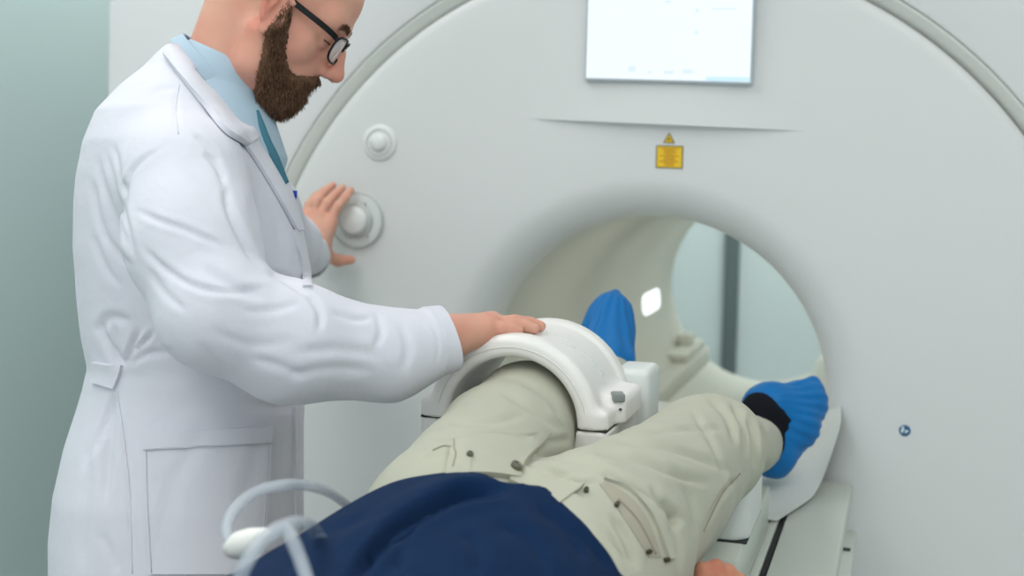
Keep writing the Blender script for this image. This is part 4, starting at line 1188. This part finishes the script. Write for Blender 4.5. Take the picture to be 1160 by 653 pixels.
C_([(230,372),(290,392),(340,382)],7,.002)
# waist gathers
C_([(138,418),(123,390),(111,366)],5,.008); C_([(138,418),(132,385),(126,362)],4.5,.006); C_([(138,418),(147,398),(160,370)],3.4,.009); C_([(147,404),(160,391),(176,374)],3.2,.008); C_([(110,378),(125,360),(150,366)],6,.006)
C_([(140,416),(165,402),(200,398)],5,.005); C_([(131,443),(117,482),(104,520)],5,.008); C_([(120,445),(104,492),(94,540)],5,.005); C_([(132,443),(124,500),(118,580)],6,.006)
C_([(134,444),(141,500),(147,560),(149,652)],2.5,.003); C_([(104,520),(96,580),(92,650)],7,.004); C_([(110,600),(125,625),(132,653)],6,.003)
C_([(240,470),(200,540),(180,620)],9,.003); C_([(300,470),(280,540),(272,600)],8,.0035); C_([(270,455),(310,462),(342,458)],6,.005); C_([(325,470),(318,540),(322,600)],7,.003)
coat = obj('lab_coat', V, Q, M_coat, doc)
ctree = bvh(V, Q)
# collar, lapel, front edge, pocket, half-belt, cuffs
laid('lapel', ctree, [(262,138),(272,160),(290,186),(312,222),(334,262)], [(288,149),(298,164),(310,182),(323,206),(341,262)], M_coat, coat, n=30, m=9, off=.006, thick=.005, bulge=.002)
laid('collar', ctree, [(187,66),(206,92),(228,120),(252,150),(277,166)], [(199,50),(222,74),(247,101),(270,131),(287,156)], M_coat, coat, n=34, m=9, off=.010, thick=.008, bulge=.004)
laid('front_edge', ctree, [(330,262),(341,300),(343,326)], [(336,258),(348,298),(351,326)], M_coat, coat, n=16, m=5, off=.004, thick=.004)
laid('front_edge', ctree, [(332,462),(332,530),(334,650)], [(341,462),(341,530),(341,650)], M_coat, coat, n=16, m=5, off=.004, thick=.004)
pk = laid('patch_pocket', ctree, [(164,492),(166,570),(170,650)], [(304,484),(300,566),(292,650)], M_coat, coat, n=24, m=20, off=.0075, thick=.0075)
laid('pocket_hem', ctree, [(164,491),(165,500),(166,509)], [(304,483),(303.5,492),(303,501)], M_coat, pk, n=5, m=20, off=.0092, thick=.003)
laid('half_belt', ctree, [(107,410),(106,422),(107,434)], [(140,415),(136,428),(131,441)], M_coat, coat, n=8, m=12, off=.006, thick=.006)
def cuff(c, n, r0, r1, ln, flat, name='cuff', tilt=0):
    n = n/np.linalg.norm(n); u = np.cross(n, ROT[:,2]); u /= np.linalg.norm(u); v = np.cross(n, u)
    V = []; Fc = []; N_ = 56; prof = [(r0-.001,-ln),(r0+.0012,-ln*.7),(r0+.0005,-ln*.66),(r1+.001,-.003),(r1,.0),(r1-.0025,-.001),(r1-.004,-.006),(r0-.006,-ln*.8)]
    for r, t in prof:
        for i in range(N_):
            a = 2*math.pi*i/N_; w = 1+.03*math.sin(3*a+1)*(t+ln)/ln
            V.append(c + n*(t + tilt*r*math.cos(a)) + u*r*w*math.cos(a) + v*r*w*flat*math.sin(a))
    for k in range(len(prof)-1):
        for i in range(N_): Fc.append((k*N_+i, k*N_+(i+1)%N_, (k+1)*N_+(i+1)%N_, (k+1)*N_+i))
    return MB().add(V, Fc).build(name, M_coat, coat, auto=50)
cuff(P(508,384,1.742), nR, .0460, .0440, .030, 1.0, tilt=-.12)
cuff(planeY(349,291,2.45), nL, .0455, .0445, .030, 1.0)
for ln_ in ([(167.5,494),(169,570),(173,648)],[(300.5,487),(296.5,566),(289,648)]): seamtube('pocket_stitching', ctree, [ln_], .0009, M_seam, pk, .0075)
seamtube('pocket_stitching', ctree, [[(165,510),(235,506),(302,502)]], .0008, M_seam, pk, .0095)
seamtube('coat_seam', ctree, [[(133,443),(141,500),(147,560),(150,650)]], .0007, M_coat, coat, .0006)
seamtube('coat_seam', ctree, [[(203,96),(199,122),(202,152)]], .0008, M_coat, coat, .0006)
# trousers and shoes below the coat
s = SDF((-1.20,1.40,.0),(-.80,2.0,1.0),.006)
for (x0,d,fx_,fy) in ((216,1.85,-1.03,1.56),(218,1.96,-1.00,1.80)):
    s.chain([P(x0,640,d), arr((fx_+.01,fy,.52)), arr((fx_,fy,.10))],[.092,.078,.070],.03)
s.half((0,0,.06),(0,0,-1)); V, Q = s.mesh(1); obj('trousers', V, Q, M_trs, doc)
for (fx_,fy) in ((-1.03,1.56),(-1.00,1.80)):
    s = SDF((fx_-.12,fy-.12,-.01),(fx_+.28,fy+.16,.16),.004)
    s.cone((fx_-.02,fy,.045),(fx_+.16,fy+.03,.038),.047,.040,.02); s.cone((fx_,fy,.06),(fx_,fy,.11),.045,.043,.03); s.half((0,0,.0015),(0,0,-1)); V, Q = s.mesh(1); obj('shoe', V, Q, M_shoe, doc)
# pen clipped at the chest, its blue cap just past the edge of the coat
pd = D0+.02
b = MB(); b.tube([P(331,250,pd),P(332.5,230,pd),P(333.5,222,pd)], .0032, 10); pe = b.build('pen', M_pen)
tag(pe, 'blue pen clipped in the chest pocket of the white lab coat', 'pen')
b = MB(); b.tube([P(333.3,224,pd),P(334,216,pd)], [.0042,.0036], 10); b.build('pen_cap', M_pen, pe)
WK = 9
LK = 1.12

# ------------------------------------------------------------------ lights
def area(name, loc, size, energy, col=(1,1,1), rot=(0,0,0), sy=None):
    l = bpy.data.lights.new(name, 'AREA'); l.energy = energy; l.color = col; l.size = size
    if sy: l.shape = 'RECTANGLE'; l.size_y = sy
    o = bpy.data.objects.new(name, l); COL.objects.link(o); o.location = loc; o.rotation_euler = rot
    return o
for x, y, e in ((-1.2,.2,14),(.6,.2,11),(-1.5,1.7,13),(.8,1.7,7),(-.2,-1.4,14),(1.6,-.6,8)):
    area('ceiling_lamp', (x,y,2.88), .7, e*LK, (1.0,.985,.98), sy=1.3)
area('ceiling_lamp', (-2.02,3.6,2.88), .4, 13*LK, (1.0,.99,.98), sy=1.4)
area('back_room_lamp', (-.4,5.55,2.88), .8, 60*LK, (1.0,.99,.98), sy=1.6)
area('frontal_fill', (.2,-2.33,1.6), 3.2, WK*LK, (.97,.99,1.0), rot=(math.radians(90),0,0), sy=1.3)  # added fill light from behind the camera, softens shade round the bore
for y in (.55,1.35,2.0):
    area('bore_light', (GX,FY+y,BZ+RB-.02), .12, 0.85*LK, (1.0,.995,.97), sy=.5)
w = bpy.data.worlds.new('world'); scene.world = w; w.use_nodes = True
w.node_tree.nodes['Background'].inputs[0].default_value = (.75,.8,.82,1); w.node_tree.nodes['Background'].inputs[1].default_value = .3
